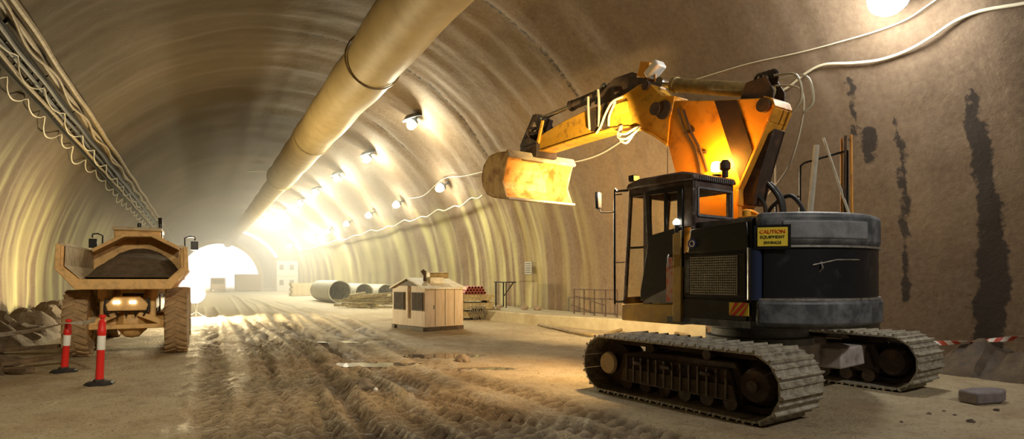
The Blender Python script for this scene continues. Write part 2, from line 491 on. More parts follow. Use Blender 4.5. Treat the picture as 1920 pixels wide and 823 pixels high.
def make_floor():
    axs = rng(-14, 22, .10, 3, 1.0); axs = rng(-14, 0.6, .35, 99)[:-1] + rng(.6, 172, .062, 12, 1.022, 1.6)
    las = [-6.6 + .085 * i for i in range(int(20.6 / .085) + 1)]
    V = []; R = []
    for ax in axs:
        for la in las:
            h, r = floor_h(la, ax) if ax < 75 else (0., 0.)
            V.append((la, ax, h)); R.append(r)
    W = len(las); Fc = []
    for i in range(len(axs) - 1):
        for j in range(W - 1):
            a = i * W + j; Fc.append((a, a + 1, a + W + 1, a + W))
    me = bpy.data.meshes.new('floor'); me.from_pydata(V, [], Fc)
    at = me.attributes.new('rut', 'FLOAT', 'POINT'); at.data.foreach_set('value', R)
    me.shade_smooth()
    m = mat('mud', (.24, .17, .105), .8); nt = m.node_tree; N = nt.nodes; Lk = nt.links; b = N['Principled BSDF']
    tc = N.new('ShaderNodeTexCoord')
    def nz(scale, det, ro=.65):
        n = N.new('ShaderNodeTexNoise'); n.inputs['Scale'].default_value = scale; n.inputs['Detail'].default_value = det; n.inputs['Roughness'].default_value = ro
        Lk.new(tc.outputs['Object'], n.inputs['Vector']); return n.outputs['Fac']
    def rg(v, a, c, lo=0., hi=1.):
        r = N.new('ShaderNodeMapRange'); r.inputs[1].default_value = a; r.inputs[2].default_value = c; r.inputs[3].default_value = lo; r.inputs[4].default_value = hi
        Lk.new(v, r.inputs[0]); return r.outputs[0]
    def mix(fac, a, c):
        x = N.new('ShaderNodeMix'); x.data_type = 'RGBA'
        for sock, v in ((x.inputs[0], fac), (x.inputs[6], a), (x.inputs[7], c)):
            if isinstance(v, tuple): sock.default_value = (*v, 1)
            else: Lk.new(v, sock)
        return x.outputs[2]
    c = mix(rg(nz(.45, 6), .38, .64), (.50, .42, .27), (.38, .285, .165))
    c = mix(rg(nz(3.2, 8), .48, .78, 0, .7), c, (.22, .155, .085))
    c = mix(rg(nz(14, 6), .55, .8, 0, .55), c, (.55, .47, .34))
    c = mix(rg(nz(26, 3, .5), .60, .70, 0, .75), c, (.10, .07, .04))
    c = mix(rg(nz(9, 5, .7), .60, .74, 0, .6), c, (.14, .095, .05))
    ar = N.new('ShaderNodeAttribute'); ar.attribute_name = 'rut'
    c = mix(rg(ar.outputs['Fac'], .1, .9, 0, .80), c, (.13, .085, .045))
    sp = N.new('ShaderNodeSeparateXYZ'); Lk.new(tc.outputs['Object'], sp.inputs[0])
    c = mix(rg(sp.outputs[1], 24, 42, 0, .8), c, (.70, .64, .50))   # far ground paled: the lamps' glare on it put into the colour
    Lk.new(c, b.inputs['Base Color'])
    Lk.new(rg(nz(1.1, 5), .35, .65, .62, .95), b.inputs['Roughness'])
    bp = N.new('ShaderNodeBump'); bp.inputs['Strength'].default_value = 1.; bp.inputs['Distance'].default_value = .06
    Lk.new(nz(16, 8), bp.inputs['Height']); Lk.new(bp.outputs[0], b.inputs['Normal'])
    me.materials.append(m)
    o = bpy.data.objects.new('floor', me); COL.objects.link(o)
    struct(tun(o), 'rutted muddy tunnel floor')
make_floor()
M_WATER = mat('puddle_water', (.10, .08, .055), .04)
PLAB = ['long bright puddle in the wheel ruts beside the brown clod', 'pale puddle on the mud in front of the generator hut', 'narrow puddle between the hut and the excavator track', 'small puddle in the ruts on the way to the pipes']
for (c, a, b, sd), lb in zip(PUD, PLAB):
    mb = MB(); n = 40; top = []; bot = []
    for i in range(n):
        t = 2 * PI * i / n
        k = 1 + .32 * noise.noise(Vector((math.cos(t) * 1.4, math.sin(t) * 1.4, sd)))
        d = Vector((math.cos(t) * a * k * 1.05, math.sin(t) * b * k * 1.05))
        top.append(mb.bm.verts.new((d.x, d.y, -.014))); bot.append(mb.bm.verts.new((d.x, d.y, -.05)))
    mb.bm.faces.new(top); mb.bm.faces.new(bot[::-1])
    for i in range(n):
        j = (i + 1) % n; mb.bm.faces.new((top[i], bot[i], bot[j], top[j]))
    w = tw(c.x, c.y, 0)
    o = mb.build('puddle', M_WATER, loc=(w.x, w.y, 0)); tag(o, lb, 'puddle', 'puddles on the mud')

# raised concrete bench along the right wall
mb = MB()
mb.prism([(13.2, 12.6), (13.6, 36), (11.0, 36), (11.0, 34), (10.75, 22.5), (11.05, 19), (12.2, 15.2)], -.1, .42, 'xy')
o = struct(tun(mb.build('trim_2', M_CONC, bevel=.04)), 'low concrete bench along the tunnel wall')

# ------------------------------------------------------------------ ventilation duct
duct = thing('ventilation_duct', 'long tan round ventilation duct hanging under the tunnel roof', 'air duct', (0, 0, 0), TH)
def duct_run(name, p0, p1, r0, r1, n, parent):
    mb = MB(); p0 = Vector(p0); p1 = Vector(p1)
    pts = [p0.lerp(p1, i / n) + Vector((.05 * noise.noise(Vector((i * .9, 1, 0))), 0, .05 * noise.noise(Vector((i * .9, 7, 0))))) for i in range(n + 1)]
    mb.tube(pts, lambda t: (r0 + (r1 - r0) * t) * (1 + .022 * math.sin(t * n * 2 * PI * .5)), 32, 3)
    return mb.build(name, M_DUCT, parent)
duct_run('duct_hose', (5.3, -13.8, 9.2), (5.2, 46, 9.2), .93, .93, 24, duct)
duct_run('duct_hose', (5.2, 46.4, 9.05), (4.9, 131, 9.0), .74, .74, 30, duct)
mb = MB(); mb.cyl((5.2, 45.6, 9.19), (5.2, 46.5, 9.1), .99, .80, 32); mb.build('coupling', M_DUCT, duct)
for ax in (9.5, 20, 32):
    mb = MB(); mb.lathe([(.945, -.05), (.985, -.05), (.985, .05), (.945, .05)], (5.25, ax, 9.2), (0, 1, 0), 32, True); mb.build('hoop', M_OLIVE, duct)
mb = MB()
mb.bar((5.6, -13, 10.3), (5.5, 46, 10.3), .02, .02)
for ax in range(-12, 46, 4): mb.bar((5.3, ax, 10.1), (5.6, ax, 11.2), .015, .015)
mb.build('hanger_wire', M_CABLEB, duct)

# ------------------------------------------------------------------ pipes and cables on the left wall
def on_left(z_off, r_in):
    """a point of the left lining near (lat -4, z 7.35), moved along the arc (up +) and inwards"""
    t = math.atan2(7.35 - CZ, -4.0 - CX) - z_off / RR
    r = RR - r_in
    return CX + r * math.cos(t), CZ + r * math.sin(t)
tray = thing('cable_tray', 'long dark tray bracketed high on the truck-side tunnel wall', 'cable tray', (0, 0, 0), TH)
mb = MB()
for off in (-.52, .06):
    l, z = on_left(off, .16); mb.bar((l, 2, z), (l, 120, z), .05, .14)
mb.build('rail', M_CABLEB, tray)
a = on_left(-.52, .13); b = on_left(.06, .13)
mb = MB(); mb.bar((a[0], 0, a[1]), (b[0], 0, b[1]), .06, .04); rung = mb.build('rung', M_CABLEB, tray)
a = on_left(-.62, -.06); b = on_left(.45, .02)
mb = MB(); mb.bar((a[0], 0, a[1]), (b[0], 0, b[1]), .05, .05); brk = mb.build('bracket', M_CABLEB, tray)
for src, n, d in ((rung, 70, 1.2), (brk, 22, 4.0)):
    for i in range(n):
        o = src if i == 0 else src.copy()
        if i: COL.objects.link(o); o.parent = tray
        o.location = (0, 9 + i * d, 0)
def wall_run(name, off, rin, r, m, wav, per, lab, cat, ph=0, ax0=3, ax1=118, seg=8, grp='pipes and cables on the left wall'):
    mb = MB(); pts = []; n = int((ax1 - ax0) / .7)
    for i in range(n + 1):
        ax = ax0 + (ax1 - ax0) * i / n
        l, z = on_left(off + wav * math.sin(2 * PI * (ax + ph) / per) + .02 * noise.noise(Vector((ax * .4, ph, off))), rin + .03 * noise.noise(Vector((ax * .6, 3, off))))
        pts.append((l, ax, z))
    mb.tube(pts, r, seg, 2)
    return tag(tun(mb.build(name, m)), lab, cat, grp)
wall_run('service_pipe', .56, .20, .085, M_CABLE, .02, 8, 'topmost tan service pipe above the wall tray', 'pipe')
wall_run('service_pipe', .30, .20, .075, M_CABLE, .03, 6, 'second tan pipe, just under the topmost one', 'pipe', 2)
wall_run('service_hose', .22, .40, .04, M_CABLE, .09, 5, 'thin hose snaking over the two tan wall pipes', 'hose', 1)
wall_run('power_cable', -.05, .28, .06, M_CABLEB, .015, 5, 'upper thick black power cable lying in the tray', 'cable', 1)
wall_run('power_cable', -.24, .28, .06, M_CABLEB, .015, 7, 'middle thick black power cable lying in the tray', 'cable', 4)
wall_run('power_cable', -.43, .29, .055, M_CABLE, .015, 6, 'tan power cable along the lower edge of the tray', 'cable', 3)
# festooned light cable below the tray
def festoon(name, lab, off, rin, sag, span, r, m, ax0, ax1, grp):
    mb = MB(); pts = []; ax = ax0; k = 0
    while ax < ax1:
        sp = span * (.75 + .5 * random.random()); sg = sag * (.6 + .8 * random.random())
        for i in range(6):
            t = i / 6; l, z = on_left(off - sg * 4 * t * (1 - t), rin + .04 * math.sin(t * PI)); pts.append((l, ax + sp * t, z))
        ax += sp
    mb.tube(pts, r, 6, 2)
    return tag(tun(mb.build(name, m)), lab, 'cable', grp)
festoon('lighting_cable', 'white cable sagging in loops below the wall tray', -.62, .12, .34, 2.6, .022, M_CABLEW, 9, 105, 'pipes and cables on the left wall')
festoon('lighting_cable', 'thin pale cable looped over the front of the tray', -.18, .40, .26, 3.4, .018, M_CABLEW, 9, 100, 'pipes and cables on the left wall')

# ------------------------------------------------------------------ cables on the right wall
def wall_cable(name, px, r, m, lab, rin=.10, extra=None, grp='cables on the right wall'):
    P = [lining_at(*p, RR - rin) for p in px]
    if extra: P = extra + P
    mb = MB(); mb.tube(P, r, 8, 6)
    return tag(tun(mb.build(name, m)), lab, 'cable', grp)
wall_cable('lighting_cable', [(1990, -10), (1920, 6), (1840, 20), (1790, 40), (1745, 70), (1700, 95), (1650, 112), (1600, 118), (1545, 121), (1510, 138), (1480, 162), (1440, 185)], .030, M_CABLEW,
           'thick white cable sagging across the wall above the excavator counterweight')
wall_cable('lighting_cable', [(1790, -25), (1742, 8), (1700, 36), (1650, 56), (1590, 74), (1500, 98), (1400, 120), (1300, 150)], .014, M_CABLEW,
           'thin white cable slanting down the wall under the big bright lamp')
wall_cable('lighting_cable', [(1300, 190), (1240, 222), (1200, 242), (1170, 262), (1130, 287), (1090, 301), (1050, 306), (1000, 312), (950, 318)], .03, M_CABLEW, 'pale cable sagging on the wall under the arm, to the right of the bucket', .14)
wig = []
for i in range(34):
    t = i / 33; x = 905 - 345 * t; y = 366 + 104 * t ** .85 * 1.0
    wig.append((x, y + (3.2 * math.sin(i * 2.1) + 2 * math.sin(i * 5.3)) * (1 - .6 * t)))
wall_cable('lighting_cable', wig, .035, M_CABLEW, 'white cable with small waves along the wall below the lower lamps', .24)
wall_cable('lighting_cable', [(905, 322), (870, 330), (830, 336), (795, 366), (768, 372)], .014, M_CABLEW, 'short white cable joining the first lower lamp to the bucket side')
# ------------------------------------------------------------------ the excavator
EX = thing('excavator', 'large yellow and black tracked excavator seen from behind with raised boom', 'excavator', (3.95, 9.4, 0), rad(125))
def sub(parent): return parent
# --- tracks
def belt_path(n, r=.40, x0=-1.2, x1=1.25, zc=.43):
    per = 2 * (x1 - x0) + 2 * PI * r; out = []
    for i in range(n):
        d = per * i / n
        if d < x1 - x0: out.append((x0 + d, zc + r, 0.))
        elif d < x1 - x0 + PI * r:
            t = (d - (x1 - x0)) / r; out.append((x1 + r * math.sin(t), zc + r * math.cos(t), t))
        elif d < 2 * (x1 - x0) + PI * r: out.append((x1 - (d - (x1 - x0) - PI * r), zc - r, PI))
        else:
            t = (d - 2 * (x1 - x0) - PI * r) / r; out.append((x0 - r * math.sin(t), zc - r * math.cos(t), PI + t))
    return out, per
NSH = 36
shoes, PER = belt_path(NSH)
def shoe_mesh():
    p = PER / NSH; w = .95
    mb = MB()
    prof_ = [(-p * .49, -.012), (-p * .49, .012), (-p * .44, .050), (-p * .33, .050), (-p * .26, .012), (p * .10, .012), (p * .15, .034), (p * .23, .034), (p * .28, .012), (p * .44, .012), (p * .49, .0), (p * .49, -.012)]
    mb.prism(prof_, -w / 2, w / 2, 'xz')
    return mb
shoe0 = None
for sgn, lab in ((1, 'near'), (-1, 'far')):
    yc = 1.90 if sgn > 0 else -1.76
    tr = bpy.data.objects.new('track', None); COL.objects.link(tr); tr.parent = EX; tr.location = (-.15, yc, 0)
    for i, (x, z, t) in enumerate(shoes):
        if shoe0 is None:
            shoe0 = shoe_mesh().build('track_shoe', M_SHOE, tr, smooth=False); o = shoe0
        else:
            o = shoe0.copy(); COL.objects.link(o); o.parent = tr
        o.location = (x, 0, z); o.rotation_euler = (0, t, 0)
    # inner chain
    mb = MB(); inn, _ = belt_path(60, .355)
    for yy in (-.12, .12):
        A = []
        for x, z, t in inn:
            A.append([mb.bm.verts.new((x, yy + dy, z)) for dy in (-.04, .04)] + [mb.bm.verts.new((x - .07 * math.sin(t), yy + dy, z - .07 * math.cos(t))) for dy in (.04, -.04)])
        for a, b in zip(A, A[1:] + A[:1]):
            for k in range(4): mb.bm.faces.new((a[k], a[(k + 1) % 4], b[(k + 1) % 4], b[k]))
    mb.build('track_chain', M_RUST, tr)
    # side frame
    mb = MB()
    mb.prism([(-1.0, .22), (1.0, .22), (1.12, .33), (1.0, .60), (.5, .66), (-.9, .68), (-1.02, .5)], -.27, .27, 'xz')
    mb.prism([(-.95, .30), (.95, .30), (.9, .56), (-.85, .60)], -.33, .33, 'xz')
    mb.build('track_frame', M_RUST, tr, .02)
    mb = MB(); mb.prism([(-.98, .20), (.98, .20), (.92, .40), (-.92, .40)], sgn * .33, sgn * .36, 'xz')
    for i in range(13): mb.box((-.84 + i * .14, sgn * .365, .40), (.03, .03, .36))
    mb.build('track_guard', M_DKBROWN, tr, .006)
    # step plates and guards on the outer face
    mb = MB()
    for x in (-.55, .1, .6): mb.box((x, sgn * .36, .50), (.16, .10, .05))
    mb.build('step_plate', M_RUST, tr, .01)
    for x in (-.85, -.5, -.15, .2, .55, .9):
        mb = MB(); mb.lathe([(.05, -.30), (.10, -.30), (.10, -.24), (.115, -.2), (.10, -.16), (.10, .16), (.115, .2), (.10, .24), (.10, .30), (.05, .30)], (x, 0, .17), (0, 1, 0), 20)
        mb.build('track_roller', M_RUST, tr)
    for x in (-.5, .45):
        mb = MB(); mb.cyl((x, -.3, .73), (x, .3, .73), .065, seg=16); mb.build('carrier_roller', M_RUST, tr)
    mb = MB(); mb.lathe([(.09, -.33), (.12, -.30), (.14, -.2), (.30, -.17), (.335, -.10), (.335, .10), (.30, .17), (.14, .2), (.12, .30), (.09, .33)], (1.25, 0, .43), (0, 1, 0), 32)
    mb.build('idler_wheel', M_RUST, tr)
    mb = MB(); mb.lathe([(.02, 0), (.15, 0), (.17, .03), (.15, .07), (.02, .08)], (1.25, sgn * .30, .43), (0, sgn, 0), 24); mb.build('idler_hub', M_TANPALE, tr)
    # sprocket with teeth
    mb = MB(); pl = []
    for i in range(22):
        for dr, dt in ((.30, -.5), (.30, -.22), (.355, -.1), (.355, .1), (.30, .22)):
            t = 2 * PI * (i + dt) / 22; pl.append((-1.2 + dr * math.cos(t), .43 + dr * math.sin(t)))
    mb.prism(pl, -.05, .05, 'xz'); mb.build('sprocket', M_RUST, tr, smooth=False)
    mb = MB(); mb.lathe([(.02, -.34), (.19, -.33), (.22, -.25), (.22, .25), (.19, .33), (.02, .34)], (-1.2, 0, .43), (0, 1, 0), 28)
    mb.lathe([(.02, 0), (.07, 0), (.07, .05), (.02, .05)], (-1.2, sgn * .34, .43), (0, sgn, 0), 12); mb.build('final_drive', M_RUST, tr)
# --- car body under the swing ring
mb = MB()
mb.prism([(-.7, -.7), (-.35, -1.45), (.35, -1.45), (.7, -.7), (.75, .7), (.35, 1.45), (-.35, 1.45), (-.75, .7)], .42, .74, 'xy')
for sx in (-1, 1):
    for sy in (-1, 1): mb.prism([(sx * .15, sy * .5), (sx * 1.0, sy * .6), (sx * .95, sy * 1.6), (sx * .5, sy * 1.6)], .34, .66, 'xy')
mb.build('car_body', mat('pale_frame_paint', (.46, .41, .40), .6, 0, (.20, .17, .16), 3, (.45, .7)), EX, .03)
mb = MB(); mb.lathe([(.3, .72), (.80, .72), (.80, .82), (.72, .84), (.72, .94), (.80, .96), (.80, 1.06), (.3, 1.06)], (0, 0, 0), (0, 0, 1), 48); mb.build('swing_ring', M_GREY, EX)
# --- upper deck
R0 = 1.66
def arc(r, a0, a1, n=28): return [(r * math.cos(rad(a0 + (a1 - a0) * i / n)), r * math.sin(rad(a0 + (a1 - a0) * i / n))) for i in range(n + 1)]
deck = [(1.62, 1.40), (.34, 1.42), (-.78, 1.42)] + arc(1.60, 118, 242) + [(-.78, -1.42), (1.6, -1.42), (1.62, -.5), (1.2, -.3), (1.2, .36), (1.62, .4)]
mb = MB(); mb.prism(deck, 1.04, 1.14, 'xy'); mb.build('deck_frame', M_DKDUST, EX, .02)
# engine bay behind the cab and right hand bays
mb = MB(); mb.prism([(.32, 1.40), (-.78, 1.40)] + arc(1.585, 118.5, 241.5) + [(-.78, -1.40), (.9, -1.40), (.9, -.45), (.32, -.40)], 1.14, 2.12, 'xy')
mb.build('engine_bay', M_BLK, EX, .03)
mb = MB(); mb.prism([(.20, 1.34), (-.78, 1.38)] + arc(1.52, 118.5, 241.5) + [(-.78, -1.36), (.2, -1.36), (.2, -.42), (.45, -.42), (.45, .35), (.2, .35)], 2.12, 2.56, 'xy')
mb.build('engine_hood', M_DKDUST, EX, .05)
mb = MB(); mb.prism([(.9, -1.40), (1.6, -1.38), (1.6, -.55), (.9, -.5)], 1.14, 2.0, 'xy'); mb.build('fuel_tank', M_YELDUST, EX, .05)
# counterweight: lower ring, upper ring, glossy panel between
def ringseg(r1, r0, a0, a1, z0, z1, n=36):
    mb = MB(); o = arc(r1, a0, a1, n); i = arc(r0, a0, a1, n)[::-1]
    mb.prism(o + i, z0, z1, 'xy'); return mb
mb = ringseg(1.69, 1.2, 121, 241, 1.08, 1.43); cw = mb.build('counterweight', M_DKDUST, EX, .05)
mb = ringseg(1.66, 1.2, 121, 241, 2.16, 2.61); mb.build('upper_ring', M_DKDUST, cw, .09)
mb = ringseg(1.635, 1.2, 124, 241, 1.45, 2.14); mb.build('rear_door', M_BLK, cw, .02)
mb = ringseg(1.665, 1.60, 121.2, 240, 1.425, 1.455); mb.build('trim_strip', M_STEEL, cw)
mb = ringseg(1.665, 1.60, 121.2, 240, 2.135, 2.165); mb.build('trim_strip', M_STEEL, cw)
mb = ringseg(1.675, 1.60, 132, 178, 2.24, 2.50); mb.build('hatch', M_GREY, cw, .03)
mb = MB()
t = rad(150); c = Vector((1.66 * math.cos(t), 1.66 * math.sin(t), 1.85)); mb.tube([c + Vector((.06, .0, -.06)), c, c + Vector((-.005, -.0, .02)), c + Vector((.03, -.02, .1))], .012, 6, 2)
mb.build('handle', M_STEEL, cw)
mb = MB()
for a0, a1, z0, z1 in ((146, 158, 1.90, 1.97), (158, 172, 1.97, 1.975)):
    P = [(1.642 * math.cos(rad(a0 + (a1 - a0) * i / 6)), 1.642 * math.sin(rad(a0 + (a1 - a0) * i / 6)), z0 + (z1 - z0) * i / 6) for i in range(7)]
    mb.tube(P, .008, 5, 1)
mb.build('grab_rail', M_STEEL, cw)
# rounded corner post between left side and rear; its blue paints in a reflection
mb = MB(); mb.cyl((-.80, 1.37, 1.43), (-.80, 1.37, 2.14), .10, seg=24); mb.build('corner_post', mat('blue_reflection_black', (.02, .03, .07), .22, 0), cw)
# left side panels
mb = MB(); mb.prism([(.34, 1.14), (-.72, 1.14), (-.72, 1.42), (.34, 1.42)], 1.40, 1.43, 'xz'); mb.build('lower_side_panel', M_BLK, EX, .008)
mb = MB(); mb.prism([(.26, 2.10), (-.76, 2.10), (-.72, 2.50), (.20, 2.46)], 1.395, 1.43, 'xz'); mb.build('upper_side_panel', M_BLK, EX, .015)
mb = MB(); mb.prism([(.34, 1.44), (-.70, 1.44), (-.70, 2.08), (.34, 2.08)], 1.39, 1.42, 'xz'); door = mb.build('engine_door', M_BLK, EX, .01)
mb = MB()
for i in range(26):
    x = .20 - i * .031; mb.box((x, 1.428, 1.765), (.009, .012, .55))
for i in range(16):
    z = 1.50 + i * .0355; mb.box((-.19, 1.436, z), (.80, .010, .010))
mb.build('radiator_grille', M_PIPE, door, smooth=False)
mb = MB(); mb.box((.27, 1.425, 1.76), (.09, .012, .5)); mb.build('vent_plate', M_DKDUST, door)
# badge
mb = MB(); mb.lathe([(.001, 0), (.075, 0), (.075, .012), (.001, .012)], (.17, 1.43, 2.24), (0, 1, 0), 28); bdg = mb.build('badge', M_BLUE, EX)
mb = MB(); mb.lathe([(.032, .012), (.046, .012), (.046, .018), (.032, .018)], (.17, 1.43, 2.24), (0, 1, 0), 24, True); mb.build('badge_ring', M_WHITE, bdg)
# hazard reflector on the corner
hz = thing_part = bpy.data.objects.new('hazard_plate', None); COL.objects.link(hz); hz.parent = EX
hz.location = (-.62, 1.445, 1.30)
mb = MB(); mb.prism([(-.15, -.09), (.15, -.09), (.15, .09), (-.15, .09)], 0, .012, 'xz'); mb.build('plate', M_SIGNY, hz)
for k in (-.15, -.03, .09):
    a, b = max(-.15, k - .09), k + .06
    pl = [(k - .09, -.09), (k - .03, -.09), (k + .15, .09), (k + .09, .09)]
    pl = [(max(-.15, min(.15, x)), z if abs(x) <= .15 else z) for x, z in pl]
    mb = MB(); mb.prism([(-x, z) for x, z in pl], .012, .016, 'xz'); mb.build('stripe', M_RED, hz)
# warning sign, on the upper ring near its left corner
ta = rad(128)
n = Vector((math.cos(ta), math.sin(ta), 0)); tx = Vector((-n.y, n.x, 0))
mw = Matrix(((-tx.x * -1, 0, n.x, n.x * 1.70), (tx.y, 0, n.y, n.y * 1.70), (0, 1, 0, 2.275), (0, 0, 0, 1)))
sg = bpy.data.objects.new('warning_sign', None); COL.objects.link(sg); sg.parent = EX; sg.matrix_local = mw
mb = MB(); mb.box((0, 0, -.01), (.37, .25, .012)); mb.build('plate', M_SIGNY, sg)
mb = MB(); mb.box((0, 0, -.022), (.45, .32, .012)); mb.build('backing', M_BLK, sg)
text('CAUTION', .070, M_RTEXT, sg, Matrix.Translation((0, .065, 0)))
text('EQUIPMENT', .056, M_LTEXT, sg, Matrix.Translation((0, -.005, 0)))
text('SWINGS', .058, M_LTEXT, sg, Matrix.Translation((0, -.08, 0)))
# --- cab
def cab():
    y0, y1 = .40, 1.40; x0, x1 = .18, 1.60; z0, zr = 1.30, 3.20
    mb = MB()
    # pillars
    mb.prism([(x0, 2.5), (x0 + .22, 2.5), (x0 + .22, zr), (x0, zr)], y1 - .07, y1, 'xz')
    mb.prism([(x0, 2.5), (x0 + .10, 2.5), (x0 + .10, zr), (x0, zr)], y0, y0 + .06, 'xz')
    mb.prism([(1.03, z0), (1.17, z0), (1.17, zr), (1.03, zr)], y1 - .06, y1, 'xz')
    for y in (y0, y1 - .05): mb.prism([(x1 - .04, z0), (x1 + .02, z0), (x1 - .12, zr), (x1 - .18, zr)], y, y + .05, 'xz')
    # rear wall: frame round the rear window
    mb.prism([(y0, 2.0), (y1, 2.0), (y1, 2.70), (y0, 2.70)], x0, x0 + .05, 'yz')
    mb.prism([(y0, 3.06), (y1, 3.06), (y1, zr), (y0, zr)], x0, x0 + .05, 'yz')
    mb.prism([(y1 - .13, 2.7), (y1, 2.7), (y1, 3.06), (y1 - .13, 3.06)], x0, x0 + .05, 'yz')
    mb.prism([(y0, 2.7), (y0 + .09, 2.7), (y0 + .09, 3.06), (y0, 3.06)], x0, x0 + .05, 'yz')
    # side rails
    mb.prism([(x0, 3.08), (x1 - .15, 3.08), (x1 - .16, zr), (x0, zr)], y1 - .05, y1, 'xz')
    mb.prism([(x0, 3.08), (x1 - .15, 3.08), (x1 - .16, zr), (x0, zr)], y0, y0 + .05, 'xz')
    mb.prism([(x0, z0), (x1, z0), (x1 - .06, 2.1), (x0, 2.3)], y0, y0 + .05, 'xz')
    mb.prism([(y0, 1.28), (y1, 1.28), (y1, 1.42), (y0, 1.42)], x1 - .05, x1 + .02, 'yz')
    mb.prism([(y0, 3.08), (y1, 3.08), (y1, zr), (y0, zr)], x1 - .2, x1 - .13, 'yz')
    c = mb.build('cab', M_MAROON, EX, .012)
    mb = MB(); mb.prism([(x0 - .05, 3.2), (x0 - .02, 3.30), (x0 + .2, 3.35), (x1 - .35, 3.36), (x1 - .1, 3.30), (x1 - .06, 3.2)], y0 - .03, y1 + .03, 'xz'); mb.build('roof', M_MAROON, c, .035)
    mb = MB()
    for i in range(17): mb.box((x0 - .045, y0 + .09 + i * .05, 3.235), (.02, .022, .06))
    mb.build('roof_vent', M_GREY, c)
    # door: dark lower panel swept down to the front, glass above
    mb = MB()
    mb.prism([(.55, 1.62), (1.05, 1.42), (1.20, 1.36), (1.20, 1.52), (1.02, 2.34), (.95, 2.42), (.36, 2.52), (.36, 1.9), (.55, 1.9)], y1 - .02, y1 + .03, 'xz')
    mb.prism([(.36, 2.46), (.46, 2.42), (.46, 3.10), (.36, 3.10)], y1 - .01, y1 + .025, 'xz')
    mb.prism([(.97, 2.38), (1.06, 2.28), (1.10, 3.10), (1.01, 3.12)], y1 - .01, y1 + .025, 'xz')
    mb.prism([(.36, 3.05), (1.08, 3.06), (1.08, 3.13), (.36, 3.13)], y1 - .01, y1 + .025, 'xz')
    mb.prism([(.66, 2.42), (.72, 2.42), (.72, 3.10), (.66, 3.10)], y1 - .01, y1 + .025, 'xz')
    mb.build('door', M_BLK, c, .008)
    mb = MB(); mb.prism([(.55, 1.34), (1.12, 1.34), (1.10, 1.42), (.55, 1.66)], y1 - .02, y1 + .02, 'xz'); mb.build('door_sill', M_GREY, c, .006)
    mb = MB(); mb.tube([(.60, y1 + .03, 2.10), (.60, y1 + .07, 2.06), (.60, y1 + .07, 1.92), (.60, y1 + .03, 1.88)], .012, 6, 3); mb.build('door_handle', M_STEEL, c)
    # panes
    def pane(poly, a, b, pl): mb = MB(); mb.prism(poly, a, b, pl); return mb.build('pane', M_GLASS, c, smooth=False)
    pane([(.42, 2.45), (1.0, 2.38), (1.04, 3.08), (.42, 3.08)], y1 - .022, y1 - .016, 'xz')
    pane([(1.17, 2.25), (1.50, 2.25), (1.44, 3.1), (1.17, 3.1)], y1 - .03, y1 - .024, 'xz')
    pane([(1.17, 1.42), (1.57, 1.42), (1.51, 2.22), (1.17, 2.22)], y1 - .03, y1 - .024, 'xz')
    pane([(y0 + .09, 2.7), (y1 - .13, 2.7), (y1 - .13, 3.06), (y0 + .09, 3.06)], x0 + .02, x0 + .026, 'yz')
    pane([(x0 + .1, 2.3), (x1 - .07, 2.1), (x1 - .14, 3.08), (x0 + .1, 3.08)], y0 + .02, y0 + .026, 'xz')
    mb = MB(); q = [(x1 - .02, 1.42), (x1 - .014, 1.42), (x1 - .144, 3.1), (x1 - .15, 3.1)]; mb.prism(q, y0 + .05, y1 - .05, 'xz'); mb.build('windscreen', M_GLASS, c, smooth=False)
    mb = MB(); mb.bar((1.16, y1 - .02, 2.235), (1.53, y1 - .02, 2.235), .04, .035); mb.build('window_bar', M_BLK, c); mb = MB(); mb.bar((1.17, y1 - .01, 3.1), (1.46, y1 - .01, 3.1), .03, .03); mb.build('window_bar', M_BLK, c)
    # rear window surround
    mb = MB(); a = (y0 + .06, 2.67); b = (y1 - .10, 3.09)
    for p, q in (((a[0], a[1]), (b[0], a[1])), ((b[0], a[1]), (b[0], b[1])), ((b[0], b[1]), (a[0], b[1])), ((a[0], b[1]), (a[0], a[1]))):
        mb.bar((x0 - .01, p[0], p[1]), (x0 - .01, q[0], q[1]), .035, .035)
    mb.build('window_surround', M_GREY, c, .006)
    # seat and levers inside
    mb = MB(); mb.box((.62, .9, 1.85), (.5, .5, .14)); mb.box((.40, .9, 2.2), (.13, .46, .6)); mb.build('seat', M_RUB, c, .04)
    mb = MB(); mb.box((.75, .9, 1.6), (.8, .8, .4)); mb.box((1.35, .55, 2.0), (.1, .12, .7)); mb.build('console', M_RUB, c, .03)
    # yellow base and rear post
    mb = MB(); mb.prism([(.36, 1.02), (1.64, 1.02), (1.64, 1.30), (.36, 1.34)], .42, 1.415, 'xz'); mb.build('cab_base', M_YELDUST, c, .02)
    mb = MB(); mb.prism([(.37, 1.06), (.53, 1.06), (.53, 2.40), (.37, 2.46)], 1.38, 1.445, 'xz'); mb.build('rear_post', M_YELDUST, c, .012)
    mb = MB(); mb.prism([(.54, 1.36), (.66, 1.36), (.66, 1.95), (.60, 2.05), (.54, 2.05)], 1.40, 1.435, 'xz'); mb.build('door_decal', mat('decal_pink', (.55, .36, .28), .5, 0, (.62, .08, .06), 9, (.5, .6)), c)
    # rail and mirror at the front corner
    mb = MB(); mb.tube([(1.62, 1.38, 1.34), (1.72, 1.46, 1.34), (1.74, 1.47, 1.45), (1.74, 1.47, 3.12), (1.70, 1.46, 3.2), (1.50, 1.40, 3.2)], .02, 8, 3)
    mb.tube([(1.74, 1.47, 2.86), (1.92, 1.62, 2.86), (1.93, 1.63, 2.95)], .014, 6, 2); mb.tube([(1.74, 1.47, 3.15), (1.62, 1.42, 3.15)], .012, 6, 1); mb.tube([(1.74, 1.47, 2.0), (1.58, 1.4, 2.0)], .012, 6, 1)
    mb.build('front_rail', M_BLK, c)
